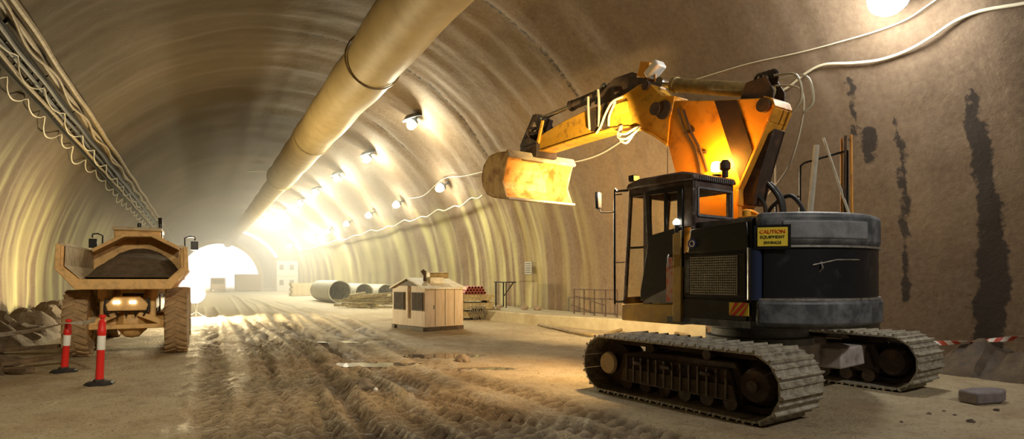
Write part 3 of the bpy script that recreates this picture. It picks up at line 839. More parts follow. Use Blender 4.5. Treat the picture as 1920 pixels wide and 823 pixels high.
    mb = MB(); mb.box((1.94, 1.66, 3.06), (.06, .17, .30), Matrix.Rotation(rad(20), 3, 'Z')); mb.build('mirror', M_BLK, c, .03)
    # antenna, work lamp, beacon and knob on the roof
    mb = MB(); mb.cyl((.72, 1.33, 3.34), (.72, 1.33, 3.78), .007, .004, 6); mb.build('antenna', M_BLK, c)
    mb = MB(); mb.box((1.46, 1.30, 3.40), (.12, .16, .11)); mb.build('roof_lamp', M_BLK, c, .015)
    mb = MB(); mb.lathe([(.07, 0), (.085, .0), (.085, .04), (.05, .05)], (.44, .48, 3.36), (0, 0, 1), 20); mb.build('beacon_base', M_BLK, c)
    mb = MB(); mb.lathe([(.06, .05), (.085, .06), (.085, .15), (.07, .20), (.02, .215)], (.44, .48, 3.40), (0, 0, 1), 20); mb.build('beacon', M_ORCONE, c)
    mb = MB(); mb.lathe([(.05, 0), (.05, .10), (.085, .13), (.085, .22), (.05, .27), (.01, .28)], (.25, .52, 3.33), (0, 0, 1), 18); mb.build('air_cleaner', M_RUST, c)
cab()
# white lamp on the hood corner by the cab
mb = MB(); mb.cyl((.44, 1.46, 2.42), (.44, 1.46, 2.54), .03, seg=12); wl = mb.build('marker_lamp', M_BLK, EX)
mb = MB(); mb.lathe([(.02, 0), (.05, .01), (.055, .05), (.02, .09)], (.44, 1.46, 2.54), (0, 0, 1), 16); mb.build('lens', M_SPOT, wl)
# --- boom
BO = [(.80, 2.30), (.35, 2.30), (.22, 2.72), (.22, 3.16), (-.30, 4.14), (-.40, 4.34), (-.36, 4.46), (-.22, 4.53), (.68, 4.72), (1.55, 4.93), (1.78, 5.02), (1.86, 4.90), (1.80, 4.55), (1.69, 4.18), (1.56, 3.76), (1.30, 3.05)]
mb = MB(); mb.prism(BO, -.24, .19, 'xz'); boom = mb.build('boom', M_ORG, EX, .015)
def strip(P, w, y0, y1):
    """a thin flange following the outline points P, w deep to the inside (right hand side)"""
    mb = MB()
    for a, b in zip(P, P[1:]):
        mb.bar((a[0], (y0 + y1) / 2, a[1]), (b[0], (y0 + y1) / 2, b[1]), y1 - y0, w)
    return mb
strip([(.22, 2.9), (.22, 3.16), (-.30, 4.14), (-.40, 4.34), (-.36, 4.46), (-.22, 4.53)], .05, -.26, .235).build('back_flange', M_ORG, boom, .01)
mb = MB(); mb.prism([(.68, 4.71), (.27, 4.62), (-.02, 3.75), (.12, 3.46), (.20, 3.30)], .19, .205, 'xz'); mb.build('side_stripe', mat('brown_black_paint', (.014, .007, .006), .6, 0, (.035, .014, .008), 4), boom)
mb = MB(); mb.prism([(.14, 2.9), (.20, 3.12), (-.26, 4.0), (-.34, 4.05), (-.12, 3.4), (.02, 2.9)], -.22, .12, 'xz'); mb.build('back_plate', M_RUST, boom, .02)
mb = MB()
mb.tube([(1.42, .22, 4.75), (1.25, .22, 4.3), (1.02, .22, 3.9), (.92, .22, 3.5)], .018, 6, 4); mb.tube([(1.30, .22, 4.7), (1.12, .22, 4.25), (.95, .22, 3.95), (.80, .22, 3.55)], .018, 6, 4)
for p in ((1.24, 4.3), (1.0, 3.88)): mb.box((p[0] - .06, .205, p[1]), (.2, .03, .05))
mb.build('hydraulic_pipe', M_RUST, boom)
mb = MB(); mb.lathe([(.02, -.27), (.17, -.27), (.17, .25), (.02, .25)], (1.74, 0, 4.80), (0, 1, 0), 24); mb.build('pivot_boss', M_RUST, boom)
mb = MB(); mb.lathe([(.02, -.30), (.11, -.30), (.11, .28), (.02, .28)], (-.24, 0, 4.40), (0, 1, 0), 20); mb.build('pivot_pin', M_RUST, boom)
# cylinders that lift the boom, from the deck nose to mid boom
def ram(name, p, q, y, r, rr, f, m, parent):
    p = Vector((p[0], y, p[1])); q = Vector((q[0], y, q[1])); mid = p.lerp(q, f)
    mb = MB(); mb.cyl(p, mid, r, seg=20); mb.cyl(mid - (q - p).normalized() * .08, mid, r * 1.15, seg=20); mb.lathe([(.02, -.09), (r * 1.1, -.09), (r * 1.1, .09), (.02, .09)], p, (0, 1, 0), 16)
    a = mb.build(name, m, parent)
    mb = MB(); mb.cyl(mid, q, rr, seg=16); mb.lathe([(.02, -.08), (rr * 1.9, -.08), (rr * 1.9, .08), (.02, .08)], q, (0, 1, 0), 16); mb.build('rod', M_CHROME, a)
    return a
for y in (-.36, .30): ram('lift_cylinder', (1.45, 1.5), (.95, 3.4), y, .085, .055, .6, M_YELDUST, EX)
# arm cylinder along the top of the boom
ram('arm_cylinder', (-.10, 4.70), (2.02, 5.40), -.02, .125, .06, .86, M_OLIVE, EX)
mb = MB()
for y in (-.17, .13): mb.prism([(-.34, 4.42), (.25, 4.55), (.12, 4.86), (-.22, 4.88), (-.36, 4.62)], y, y + .04, 'xz')
for i in range(4): mb.tube([(-.2 + i * .1, -.02, 4.86), (-.24 + i * .08, .02, 4.98), (-.34 + i * .05, .02, 4.92), (-.30 + i * .04, .02, 4.74)], .026, 6, 4)
mb.build('cylinder_bracket', M_RUST, EX, .01)
# --- arm
AR = [(1.50, 5.00), (1.82, 5.10), (2.06, 5.36), (2.34, 5.44), (2.70, 5.36), (3.05, 5.31), (3.84, 5.30), (4.54, 5.24), (5.26, 5.12), (5.60, 5.02), (5.66, 4.88), (5.50, 4.76), (5.30, 4.74), (4.18, 4.76), (3.05, 4.76), (2.62, 4.70), (2.30, 4.58), (2.01, 4.42), (1.80, 4.28), (1.67, 4.17), (1.62, 4.6)]
mb = MB(); mb.prism(AR, -.17, .21, 'xz'); arm = mb.build('arm', M_YEL, EX, .015)
strip([(5.50, 4.74), (5.30, 4.725), (4.18, 4.745), (3.05, 4.745), (2.62, 4.685), (2.30, 4.565), (2.01, 4.405), (1.67, 4.155)], .035, -.19, .235).build('lower_flange', M_YEL, arm, .008)
mb = MB()
for x, z, w, h in ((3.55, 5.14, .20, .34), (3.25, 5.15, .12, .4)): mb.prism([(x - w, z - h), (x + w * .6, z - h), (x + w, z + h * .4), (x - w * .3, z + h * .4)], .205, .235, 'xz')
mb.build('patch_plate', M_RUST, arm, .01)
mb = MB(); mb.prism([(2.62, 4.98), (2.98, 5.0), (2.98, 5.2), (2.64, 5.19)], .21, .25, 'xz'); mb.build('arm_decal', M_SIGNY, arm, .008)
mb = MB(); mb.lathe([(.02, -.24), (.12, -.24), (.12, .27), (.02, .27)], (1.92, 0, 4.86), (0, 1, 0), 20); mb.build('arm_pin', M_RUST, arm); mb = MB(); mb.lathe([(.02, -.24), (.09, -.24), (.09, .26), (.02, .26)], (2.16, 0, 5.36), (0, 1, 0), 20); mb.build('arm_pin', M_RUST, arm)
# bucket cylinder along the top of the arm
ram('bucket_cylinder', (2.75, 5.66), (5.70, 5.56), 0, .105, .055, .62, M_RUST, EX)
mb = MB()
for y in (-.15, .11): mb.prism([(2.1, 5.3), (3.6, 5.28), (3.5, 5.55), (3.1, 5.78), (2.6, 5.76), (2.3, 5.6)], y, y + .035, 'xz')
mb.prism([(2.3, 5.5), (3.3, 5.4), (3.2, 5.6), (2.5, 5.7)], -.12, .12, 'xz')
mb.build('cylinder_lug', M_RUST, arm, .01)
mb = MB(); 
for pts in ([(3.75, .24, 5.55), (3.72, .26, 5.2), (3.70, .25, 4.85)], [(3.45, .24, 5.62), (3.40, .26, 5.3), (3.42, .25, 4.85)], [(2.75, .24, 5.3), (3.0, .28, 5.25), (3.2, .28, 5.05), (3.35, .26, 4.85), (3.5, .24, 4.74)], [(2.95, .24, 5.25), (3.08, .28, 5.0), (3.12, .26, 4.8)]):
    mb.tube(pts, .026, 8, 5)
mb.build('arm_hose', M_CABLEW, arm)
mb = MB()
for k, (w, d) in enumerate(((.34, .30), (.28, .20), (.22, .38))):
    mb.tube([(2.85 - k * .03, .22, 4.74), (2.85 - k * .03, .27, 4.74 - d * .7), (2.6, .29, 4.74 - d), (2.6 - w * .7, .27, 4.72 - d * .6), (2.32 + k * .02, .22, 4.62)], .024, 8, 6)
mb.build('hose_loop', M_CABLEW, arm)
mb = MB()
for i in range(7):
    x = 2.3 + i * .2; mb.tube([(x, -.02 + .04 * (i % 2), 5.42), (x + .12, .10, 5.66 + .05 * (i % 3)), (x + .34, .04, 5.62), (x + .5, -.02, 5.46)], .028, 6, 4)
mb.build('hose_bundle', M_RUB, arm)
# white work lamp at the top of the arm
wl = bpy.data.objects.new('work_lamp', None); COL.objects.link(wl); wl.parent = EX; wl.location = (2.1, .05, 5.62)
mb = MB(); mb.box((0, 0, .05), (.34, .26, .16), Matrix.Rotation(rad(32), 3, 'Y')); mb.build('lamp_housing', M_WHITE, wl, .03)
mb = MB(); mb.bar((0, 0, -.18), (0, 0, .0), .05, .05); mb.box((.22, 0, .1), (.25, .2, .3), Matrix.Rotation(rad(-20), 3, 'Y')); mb.build('lamp_bracket', M_ORG, wl, .02)
# --- linkage and bucket
mb = MB()
for y in (-.2, .17):
    mb.bar((5.70, y, 5.62), (5.32, y, 4.92), .045, .12); mb.bar((5.70, y, 5.62), (6.25, y, 4.95), .045, .12); mb.bar((5.45, y, 5.15), (6.0, y, 5.25), .04, .08)
mb.bar((5.32, 0, 5.46), (5.62, 0, 4.9), .12, .10)
mb.build('bucket_link', M_RUST, EX, .01)
mb = MB(); mb.bar((5.35, .20, 5.42), (5.52, .24, 4.80), .05, .07); mb.build('link_bar', M_YEL, EX, .01)
mb = MB()
mb.lathe([(.02, -.26), (.13, -.26), (.13, .26), (.02, .26)], (5.58, 0, 4.86), (0, 1, 0), 20); mb.lathe([(.02, -.26), (.10, -.26), (.10, .26), (.02, .26)], (5.98, 0, 5.0), (0, 1, 0), 20)
mb.box((5.75, 0, 4.74), (.6, .62, .30)); mb.prism([(5.4, 4.95), (5.65, 5.25), (6.0, 5.2), (6.2, 4.9), (5.6, 4.7)], -.14, .14, 'xz')
for i in range(5): mb.tube([(5.45, -.1 + i * .05, 5.3), (5.7 + i * .06, -.2 + .1 * i, 5.32), (5.9, -.18 + i * .09, 5.1)], .03, 6, 3)
mb.build('quick_hitch', M_RUST, EX, .015)
HW = 1.0
SH = [(5.66, 4.74), (6.1, 4.82), (6.5, 4.80), (6.80, 4.60), (6.92, 4.30), (6.86, 4.0), (6.62, 3.76), (6.3, 3.64), (5.72, 3.56)]
SI_ = [(5.70, 4.70), (6.1, 4.77), (6.47, 4.75), (6.75, 4.57), (6.86, 4.29), (6.80, 4.03), (6.59, 3.81), (6.29, 3.69), (5.74, 3.60)]
SH = [(5.66 + (x - 5.66) * .88, 3.57 + (z - 3.56) * .90) for x, z in SH]; SI = [(5.66 + (x - 5.66) * .88, 3.57 + (z - 3.56) * .90) for x, z in SI_]
mb = MB(); mb.prism(SH + SI[::-1], -HW, HW, 'xz'); bk = mb.build('bucket', M_BUCKET, EX, .008, ang=25)
for y in (-HW, HW - .045):
    mb = MB(); mb.prism([(5.60, 4.65)] + SH[1:-1] + [(5.66, 3.55), (5.86, 4.0), (5.72, 4.4)], y, y + .045, 'xz'); mb.build('side_plate', M_BUCKET, bk, .006)
mb = MB(); mb.box((5.66, 0, 3.575), (.16, HW * 2, .05)); mb.build('cutting_edge', M_TANPALE, bk, .008)
mb = MB(); mb.prism([(5.60, 4.50), (5.70, 4.66), (5.64, 4.70), (5.54, 4.54)], -HW, HW, 'xz'); mb.build('top_lip', M_TANPALE, bk, .008)
mb = MB()
for y in (-.28, .22): mb.prism([(5.5, 4.66), (6.2, 4.70), (6.1, 5.0), (5.85, 5.12), (5.5, 4.95)], y, y + .06, 'xz')
mb.build('bucket_ear', M_RUST, bk, .01)
# --- clutter on the hood and right deck
mb = MB()
for pts in ([(.3, .0, 3.3), (.05, -.1, 3.35), (-.25, -.15, 3.0), (-.32, -.16, 2.56)], [(.3, -.1, 3.2), (.0, -.2, 3.3), (-.22, -.3, 3.0), (-.25, -.32, 2.56)], [(.35, .1, 3.0), (.1, .05, 3.1), (-.1, .0, 2.9), (-.12, 0, 2.56)], [(.2, -.35, 2.56), (0, -.38, 2.9), (-.3, -.4, 3.05), (-.5, -.42, 2.8), (-.5, -.42, 2.56)]):
    mb.tube(pts, .034, 8, 6)
mb.build('hydraulic_hose', M_RUB, EX)
mb = MB(); mb.box((-.10, .28, 2.62), (.36, .34, .14)); mb.tube([(-.2, .32, 2.7), (-.05, .3, 2.78), (.1, .2, 2.72)], .03, 8, 3); mb.lathe([(.02, 0), (.07, 0), (.07, .1), (.02, .12)], (-.02, .36, 2.69), (0, 0, 1), 14)
mb.build('valve_block', M_YEL, EX, .02)
mb = MB(); mb.box((-.50, -.62, 2.64), (.42, .5, .16)); mb.box((-.72, -.15, 2.60), (.12, .35, .08)); mb.build('hood_box', M_GREY, EX, .02)
mb = MB(); mb.lathe([(.02, 0), (.06, 0), (.06, .16), (.075, .16), (.075, .2), (.02, .2)], (-.62, -.95, 2.58), (0, 0, 1), 16); mb.build('exhaust_stub', M_BLK, EX)
mb = MB()
mb.tube([(-.02, -1.2, 2.56), (-.02, -1.2, 3.45), (-.03, -1.2, 3.66), (-.10, -1.2, 3.70), (-.80, -1.2, 3.78)], .018, 6, 1)
mb.tube([(-.02, -1.2, 3.13), (.36, -1.2, 3.18), (.42, -1.2, 3.1), (.42, -1.2, 2.56)], .018, 6, 1); mb.tube([(-.80, -1.2, 3.78), (-.80, -1.2, 2.56)], .018, 6, 1)
mb.build('guard_rail', M_BLK, EX)
RODS = [((-.25, -1.05, 2.56), (-.33, -1.15, 3.95)), ((-.72, -1.18, 2.50), (-.70, -1.22, 4.0)), ((-.80, -1.1, 2.50), (-.78, -1.18, 4.02)), ((-.92, -1.1, 2.5), (-.86, -1.2, 4.02)), ((-.96, -1.08, 2.5), (-.42, -1.2, 4.06))]
for i, (p, q) in enumerate(RODS):
    mb = MB(); mb.cyl(p, q, .02 if i else .05, seg=8)
    mb.build('upright_rod', [M_PIPE, M_ORG, M_RUST, M_ORG, M_PIPE][i], EX)
mb = MB(); mb.cyl((.02, -.5, 4.5), (.40, -1.15, 3.2), .014, seg=6); mb.tube([(-.25, -.02, 4.75), (-.62, -.1, 4.62), (-.66, -.12, 4.2), (-.40, -.2, 3.5), (.38, -.9, 3.2)], .016, 6, 6)
mb.tube([(-.3, -.1, 4.85), (-.72, -.1, 4.78), (-.82, -.12, 4.4), (-.70, -.1, 4.25)], .02, 6, 6); mb.tube([(-.3, .05, 4.88), (-.64, .05, 4.80), (-.72, .02, 4.45), (-.55, .0, 4.25)], .02, 6, 6)
mb.build('boom_hose', M_CABLEW, EX)
# pale hose from the arm towards the wall by the bucket
# ------------------------------------------------------------------ lamps on the lining
def lamp(la, ax, z, lab, grp, bulb=M_BULB, r=.21, hood=False):
    n = Vector((CX - la, 0, CZ - z)); n.normalize()
    t = thing('flood_lamp', lab, 'lamp', tw(la, ax, z), TH, grp)
    c = n * .35
    if hood:
        d = Vector((.34, 0, -1)).normalized()  # hood added, tilted to keep lamp light off roof and left wall
        mb = MB(); mb.lathe([(.03, -.05), (.30, -.03), (.52, .16), (.50, .17), (.29, 0), (.03, -.02)], n * .42 - d * .30, d, 24, True); mb.build('hood', M_GREY, t)
    mb = MB(); mb.lathe([(.02, -.40), (.05, -.38), (.05, -.1), (.10, -.08), (r * .95, .0), (r * 1.05, .10), (r * 1.02, .12)], c + n * .0, n, 20); mb.build('housing', M_GREY, t)
    mb = MB(); mb.lathe([(r * .55, .10), (r * .95, .13), (r, .25), (r * .8, .40), (r * .4, .48), (.01, .50)], c, n, 16); mb.build('bulb', bulb, t)
    return t
UP = [(26.6, 9.13), (35.2, 9.2), (43.4, 9.06), (51.6, 8.98), (59.9, 8.93), (70.9, 8.6), (78.8, 8.3), (86.0, 7.8)]
UL = ['first lamp of the high row, biggest and nearest to the bucket', 'second lamp of the high row, below and left of the biggest', 'third lamp of the high row along the roof', 'fourth lamp of the high row, level with the duct joint', 'fifth lamp of the high row along the roof', 'sixth lamp of the high row, close to the thin end of the duct', 'seventh lamp of the high row, touching the duct outline', 'last small lamp of the high row by the duct end']
for (ax, la), lb in zip(UP, UL):
    t = math.acos((la - CX) / RR); lamp(la, ax, CZ + RR * math.sin(t), lb, 'high row of lamps on the roof', M_BULBF if ax > 55 else M_BULB, .21, True)
LO = [29.35, 37.2, 44.3, 51.9, 60.6, 69.0, 87.6]
LL = ['first lamp of the low row, glaring just left of the bucket', 'second lamp of the low row, above the white wavy cable', 'third lamp of the low row on the wall', 'fourth lamp of the low row, where the wavy cable ends', 'fifth lamp of the low row on the wall', 'sixth lamp of the low row, small and hazy', 'last lamp of the low row, far off above the big pipes']
for ax, lb in zip(LO, LL):
    t = rad(34.6); lamp(CX + RR * math.cos(t), ax, CZ + RR * math.sin(t), lb, 'low row of lamps on the wall', M_BULBF if ax > 55 else M_BULBL)
t = rad(36.6); lamp(CX + RR * math.cos(t), 6.25, CZ + RR * math.sin(t), 'big cool white lamp on the wall above the counterweight', 'low row of lamps on the wall', M_BULBW, .34)
# no fixtures behind the eye; unseen spots light from there
# curved glowing strip added for the lamp-lit arch at the far end
mb = MB(); P = []
for i in range(15):
    t = rad(72 - 44 * i / 14); P.append((CX + (RR - .25) * math.cos(t), 117 - 4 * i / 14, CZ + (RR - .25) * math.sin(t)))
mb.tube(P, .20, 8, 1)
tag(tun(mb.build('lit_arch_strip', M_STRIP)), 'curved glowing strip added for light on the far arch right of the duct end', 'lamp')
mb = MB(); P = [lining_at(x, y, RR - .35) for x, y in ((462, 322), (480, 321), (498, 321), (511, 322))]  # pale tube added for a streak of light on the lining
mb.tube(P, .045, 8, 2); tag(tun(mb.build('light_streak_tube', M_CABLEW)), 'thin pale tube for the light streak on the roof just left of the duct joint', 'tube')

# ------------------------------------------------------------------ dump truck
TL = Vector((-math.sin(rad(118)), math.cos(rad(118)), 0))
DT = thing('dump_truck', 'tan articulated dump truck seen from behind, parked by the tunnel wall', 'truck', (-8.79, 13.49, 0), rad(118))
def tray():
    o = [(1.12, 2.42), (1.15, 1.96), (.82, 1.52), (-.82, 1.52), (-1.12, 1.96), (-1.12, 2.42)]
    i = [(1.05, 2.40), (1.07, 1.98), (.78, 1.70), (-.78, 1.70), (-1.05, 1.98), (-1.05, 2.40)]
    mb = MB(); mb.prism(o + i[::-1], -1.0, 2.7, 'yz')
    t = mb.build('dump_body', M_TAN, DT, .012)
    mb = MB(); mb.prism([(1.05, 1.7), (1.10, 2.42), (.98, 2.52), (.30, 2.90), (-.32, 2.92), (-.94, 2.62), (-1.08, 2.42), (-1.05, 1.7)], 2.62, 2.74, 'yz')
    mb.prism([(.98, 2.48), (.30, 2.90), (-.32, 2.92), (-.94, 2.60), (-.92, 2.5), (-.30, 2.83), (.28, 2.81), (.95, 2.40)], 1.9, 3.4, 'yz')
    mb.build('headboard', M_TAN, t, .01)
    mb = MB(); mb.box((-1.03, 0, 1.61), (.10, 1.62, .22))
    for s in (1, -1):
        mb.prism([(s * .80, 1.50), (s * .86, 1.50), (s * 1.20, 1.93), (s * 1.18, 2.44), (s * 1.10, 2.44), (s * 1.11, 1.98), (s * .78, 1.70)], -1.08, -.92, 'yz')
    mb.build('tail_rim', M_TAN, t, .012)
    mb = MB(); mb.prism([(1.045, 1.99), (1.03, 2.40), (1.02, 2.40), (1.02, 2.0), (.76, 1.73), (.78, 1.715)], -.98, 2.6, 'yz'); mb.build('side_liner', M_TANPALE, t)
    mb = MB(); mb.prism([(s_ * 1.0, z) for s_, z in ((1.12, 2.40), (1.12, 2.47), (1.02, 2.47), (1.02, 2.40))], -1.0, 2.7, 'yz'); mb.prism([(-1.12, 2.40), (-1.12, 2.48), (-1.02, 2.48), (-1.02, 2.40)], -1.0, 2.7, 'yz'); mb.build('top_rail', M_TANPALE, t, .01)
    for x in (-.2, .8, 1.8):
        for s in (1, -1): mb = MB(); mb.bar((x, s * .86, 1.52), (x, s * 1.17, 1.95), .12, .06); mb.build('rib', M_TAN, t, .01)
tray()
# load
mb = MB(); n1, n2 = 26, 22; G = []
for i in range(n1 + 1):
    row = []
    for j in range(n2 + 1):
        x = -.55 + 3.1 * i / n1; y = -.98 + 1.80 * j / n2
        w = 1 - abs((j / n2) * 2 - 1) ** 3; e = min(1, i / 6)
        h = 1.76 + (.36 + .40 * (i / n1)) * w * e + .07 * noise.noise(Vector((x * 2.2, y * 2.2, 3))) * e + .03 * noise.noise(Vector((x * 7, y * 7, 3))) * e
        row.append(mb.bm.verts.new((x, y, h)))
    G.append(row)
low = [[mb.bm.verts.new((v.co.x, v.co.y, 1.74)) for v in (r[0], r[-1])] for r in G]
for i in range(n1):
    for j in range(n2): mb.bm.faces.new((G[i][j], G[i][j + 1], G[i + 1][j + 1], G[i + 1][j]))
    mb.bm.faces.new((G[i][0], G[i + 1][0], low[i + 1][0], low[i][0])); mb.bm.faces.new((G[i][-1], low[i][1], low[i + 1][1], G[i + 1][-1]))
o = mb.build('spoil_load', M_DIRT); o.location = DT.location; o.rotation_euler = DT.rotation_euler
tag(o, 'dark heap of spoil lying in the dump truck body', 'dirt', kind='stuff')
def wheel(x, y, s, r=.73, w=.47):
    wl = bpy.data.objects.new('wheel', None); COL.objects.link(wl); wl.parent = DT; wl.location = (x, y, r)
    mb = MB(); mb.lathe([(r * .52, -w * .44), (r * .78, -w / 2), (r * .93, -w * .47), (r * .985, -w * .36), (r, -w * .15), (r, w * .15), (r * .985, w * .36), (r * .93, w * .47), (r * .78, w / 2), (r * .52, w * .44)], (0, 0, 0), (0, 1, 0), 48, True)
    mb.build('tyre', M_TYRE, wl)
    mb = MB()
    for i in range(26):
        t = 2 * PI * i / 26
        for sd in (1, -1):
            tt = t + (0 if sd > 0 else PI / 26); q = Matrix.Rotation(-tt, 3, 'Y')
            rot = q @ Matrix.Rotation(sd * .5, 3, 'X')
            mb.box(q @ Vector((0, sd * w * .24, r * .995)), (.065, w * .5, .05), q @ Matrix.Rotation(sd * .45, 3, 'Z'))
    mb.build('tread', M_TYRE, wl, smooth=False)
    mb = MB(); mb.lathe([(.02, s * w * .2), (r * .2, s * w * .25), (r * .24, s * w * .12), (r * .46, s * w * .12), (r * .53, s * w * .42), (r * .53, -s * w * .40), (.02, -s * w * .3)], (0, 0, 0), (0, 1, 0), 28); mb.build('rim', M_TAN, wl)
for x in (0., 1.75, 5.1):
    for s in (1, -1): wheel(x, s * .94, s)
# chassis, axles, suspension
mb = MB()
for s in (1, -1): mb.box((1.2, s * .36, 1.12), (3.4, .14, .30))
mb.box((-.42, 0, 1.13), (.18, .85, .26)); mb.box((2.9, 0, 1.1), (.6, .8, .5)); mb.box((4.6, 0, 1.05), (2.8, .9, .5)); mb.build('chassis', M_DKBROWN, DT, .02)
mb = MB(); mb.prism([(-.36, 1.02), (.36, 1.02), (.40, 1.16), (.24, 1.34), (-.24, 1.34), (-.40, 1.16)], -.58, -.44, 'yz'); cr = mb.build('rear_crossmember', M_TAN, DT, .02)
for y in (.19, -.11):
    mb = MB(); mb.box((-.60, y, 1.21), (.05, .13, .07)); mb.build('tail_lamp', M_TAIL, cr, .01)
for x in (0., 1.75, 5.1):
    mb = MB(); mb.cyl((x, -.8, .73), (x, .8, .73), .14, seg=18); mb.lathe([(.14, -.30), (.33, -.14), (.36, 0), (.33, .14), (.14, .30)], (x, -.05, .73), (0, 1, 0), 24); mb.build('axle', M_TAN, DT)
for s in (1, -1):
    mb = MB(); mb.cyl((-.30, s * .46, .80), (-.25, s * .46, 1.42), .075, seg=16); mb.cyl((-.27, s * .46, 1.2), (-.24, s * .46, 1.48), .055, seg=16); mb.build('suspension_strut', M_TAN, DT)
    mb = MB(); mb.cyl((-.42, s * .30, 1.0), (.6, s * .32, 1.50), .07, seg=14); mb.build('tipping_cylinder', M_TAN, DT)
    mb = MB(); mb.prism([(-.30, 1.28), (-.02, 1.28), (.0, 1.52), (-.30, 1.52)], s * .52 - .05, s * .52 + .05, 'xz'); mb.build('body_hinge', M_TAN, DT, .01)
    mb = MB(); mb.bar((-.38, s * .70, .72), (-.38, s * .2, .95), .09, .12); mb.build('torque_rod', M_TAN, DT, .01)
mb = MB(); mb.bar((-.40, -.75, .66), (-.40, .72, .66), .10, .10); mb.build('rear_beam', M_TAN, DT, .015)
mb = MB()
for k in range(5): mb.tube([(-.5, -.4 + k * .2, 1.3), (-.55, -.38 + k * .2, 1.05), (-.45, -.3 + k * .16, .9)], .018, 6, 4)
mb.build('brake_hose', M_RUB, DT)
# cab and nose
mb = MB(); mb.prism([(3.8, 1.6), (5.4, 1.6), (5.4, 2.2), (5.1, 3.12), (3.85, 3.12)], -.42, .72, 'xz'); mb.prism([(5.3, 1.2), (6.7, 1.1), (6.6, 1.9), (5.3, 2.15)], -.75, .75, 'xz'); cb = mb.build('cab', M_TAN, DT, .05)
mb = MB(); mb.box((4.5, .15, 3.16), (1.4, 1.2, .10)); mb.build('cab_roof', M_TANPALE, cb, .03)
mb = MB(); mb.prism([(-.32, 2.2), (.62, 2.2), (.62, 2.95), (-.32, 2.95)], 3.78, 3.80, 'yz'); mb.build('rear_window', M_BLK, cb)
mb = MB(); mb.lathe([(.04, 0), (.055, 0), (.055, .12), (.03, .14)], (4.0, .12, 3.21), (0, 0, 1), 14); mb.build('roof_beacon', M_BLK, cb)
mb = MB(); mb.cyl((4.0, -.40, 2.6), (4.0, -.40, 3.45), .05, seg=14); mb.cyl((4.0, -.40, 3.36), (3.92, -.40, 3.50), .055, seg=14); mb.build('exhaust_stack', M_BLK, cb)
for s in (1, -1):
    mb = MB(); y = 1.25 if s > 0 else -1.28
    mb.tube([(4.2, s * .7, 2.0), (4.2, s * 1.02, 2.4), (4.2, s * 1.02, 2.96), (4.2, y, 3.0), (4.2, y, 2.9)], .022, 6, 2); mb.build('mirror_arm', M_BLK, cb)
    mb = MB(); mb.box((4.2, y, 2.74), (.07, .20, .26)); mb.build('mirror', M_BLK, cb, .02)

# ------------------------------------------------------------------ bollards and barrier tape
def bollard(x, y, h, lean, lab):
    t = thing('bollard', lab, 'bollard', (x, y, 0), 0, 'red plastic bollards')
    mb = MB(); mb.lathe([(.02, -.015), (.21, -.015), (.215, .02), (.18, .05), (.09, .06), (.08, .09), (.02, .09)], (0, 0, 0), (0, 0, 1), 8); mb.build('base', M_RUB, t, smooth=False)
    q = Vector((math.sin(lean), 0, math.cos(lean)))
    mb = MB(); mb.lathe([(.055, .07), (.058, .10), (.052, h * .70), (.064, h * .72), (.064, h * .78), (.055, h * .80), (.052, h * .90), (.03, h * .92), (.028, h * .95), (.05, h * .96), (.05, h * .99), (.03, h)], (0, 0, 0), q, 20); mb.build('post', M_RED, t)
    mb = MB(); mb.lathe([(.0572, 0), (.0592, .01), (.0582, h * .19), (.0562, h * .2)], q * (h * .50), q, 20, False); mb.build('reflective_band', M_WHITE, t)
    return t
bx, by = ground_at(186, 721); B1 = bollard(bx, by, 1.14, .05, 'taller red bollard with white band on an octagonal black foot')
cx_, cy_ = ground_at(120, 697); B2 = bollard(cx_, cy_, .98, .09, 'smaller red bollard behind, nearer the wall and half by the truck wheel')
mb = MB()
def ribbon(P, w, name, m, lab, twist=0, cat='barrier tape'):
    mb = MB(); P = [Vector(p) for p in P]; Q = []
    for i in range(len(P) - 1):
        p0 = P[max(i - 1, 0)]; p1 = P[i]; p2 = P[i + 1]; p3 = P[min(i + 2, len(P) - 1)]
        for k in range(10):
            t = k / 10; Q.append(.5 * ((2 * p1) + (p2 - p0) * t + (2 * p0 - 5 * p1 + 4 * p2 - p3) * t * t + (3 * p1 - p0 - 3 * p2 + p3) * t ** 3))
    Q.append(P[-1]); rows = []; L = 0; UVs = []
    for i, p in enumerate(Q):
        d = (Q[min(i + 1, len(Q) - 1)] - Q[max(i - 1, 0)]).normalized(); side = d.cross(Vector((0, 0, 1))).normalized(); up = side.cross(d)
        a = twist * i / len(Q) * 2 * PI
        v = up * math.cos(a) + side * math.sin(a); nn = v.cross(d) * .002
        if i: L += (p - Q[i - 1]).length
        UVs.append(L)
        rows.append([mb.bm.verts.new(p + v * w / 2 + nn), mb.bm.verts.new(p - v * w / 2 + nn), mb.bm.verts.new(p - v * w / 2 - nn), mb.bm.verts.new(p + v * w / 2 - nn)])
    uvl = mb.bm.loops.layers.uv.new('UVMap')
    for i, (a, b) in enumerate(zip(rows, rows[1:])):
        for k in range(4):
            f = mb.bm.faces.new((a[k], a[(k + 1) % 4], b[(k + 1) % 4], b[k]))
            vv = [0, 1, 1, 0] if k in (0,) else [1, 0, 0, 1]
            for lp, u, v in zip(f.loops, (UVs[i], UVs[i], UVs[i + 1], UVs[i + 1]), vv): lp[uvl].uv = (u, v * w)
    return tag(mb.build(name, m), lab, cat, 'red and white barrier tapes')
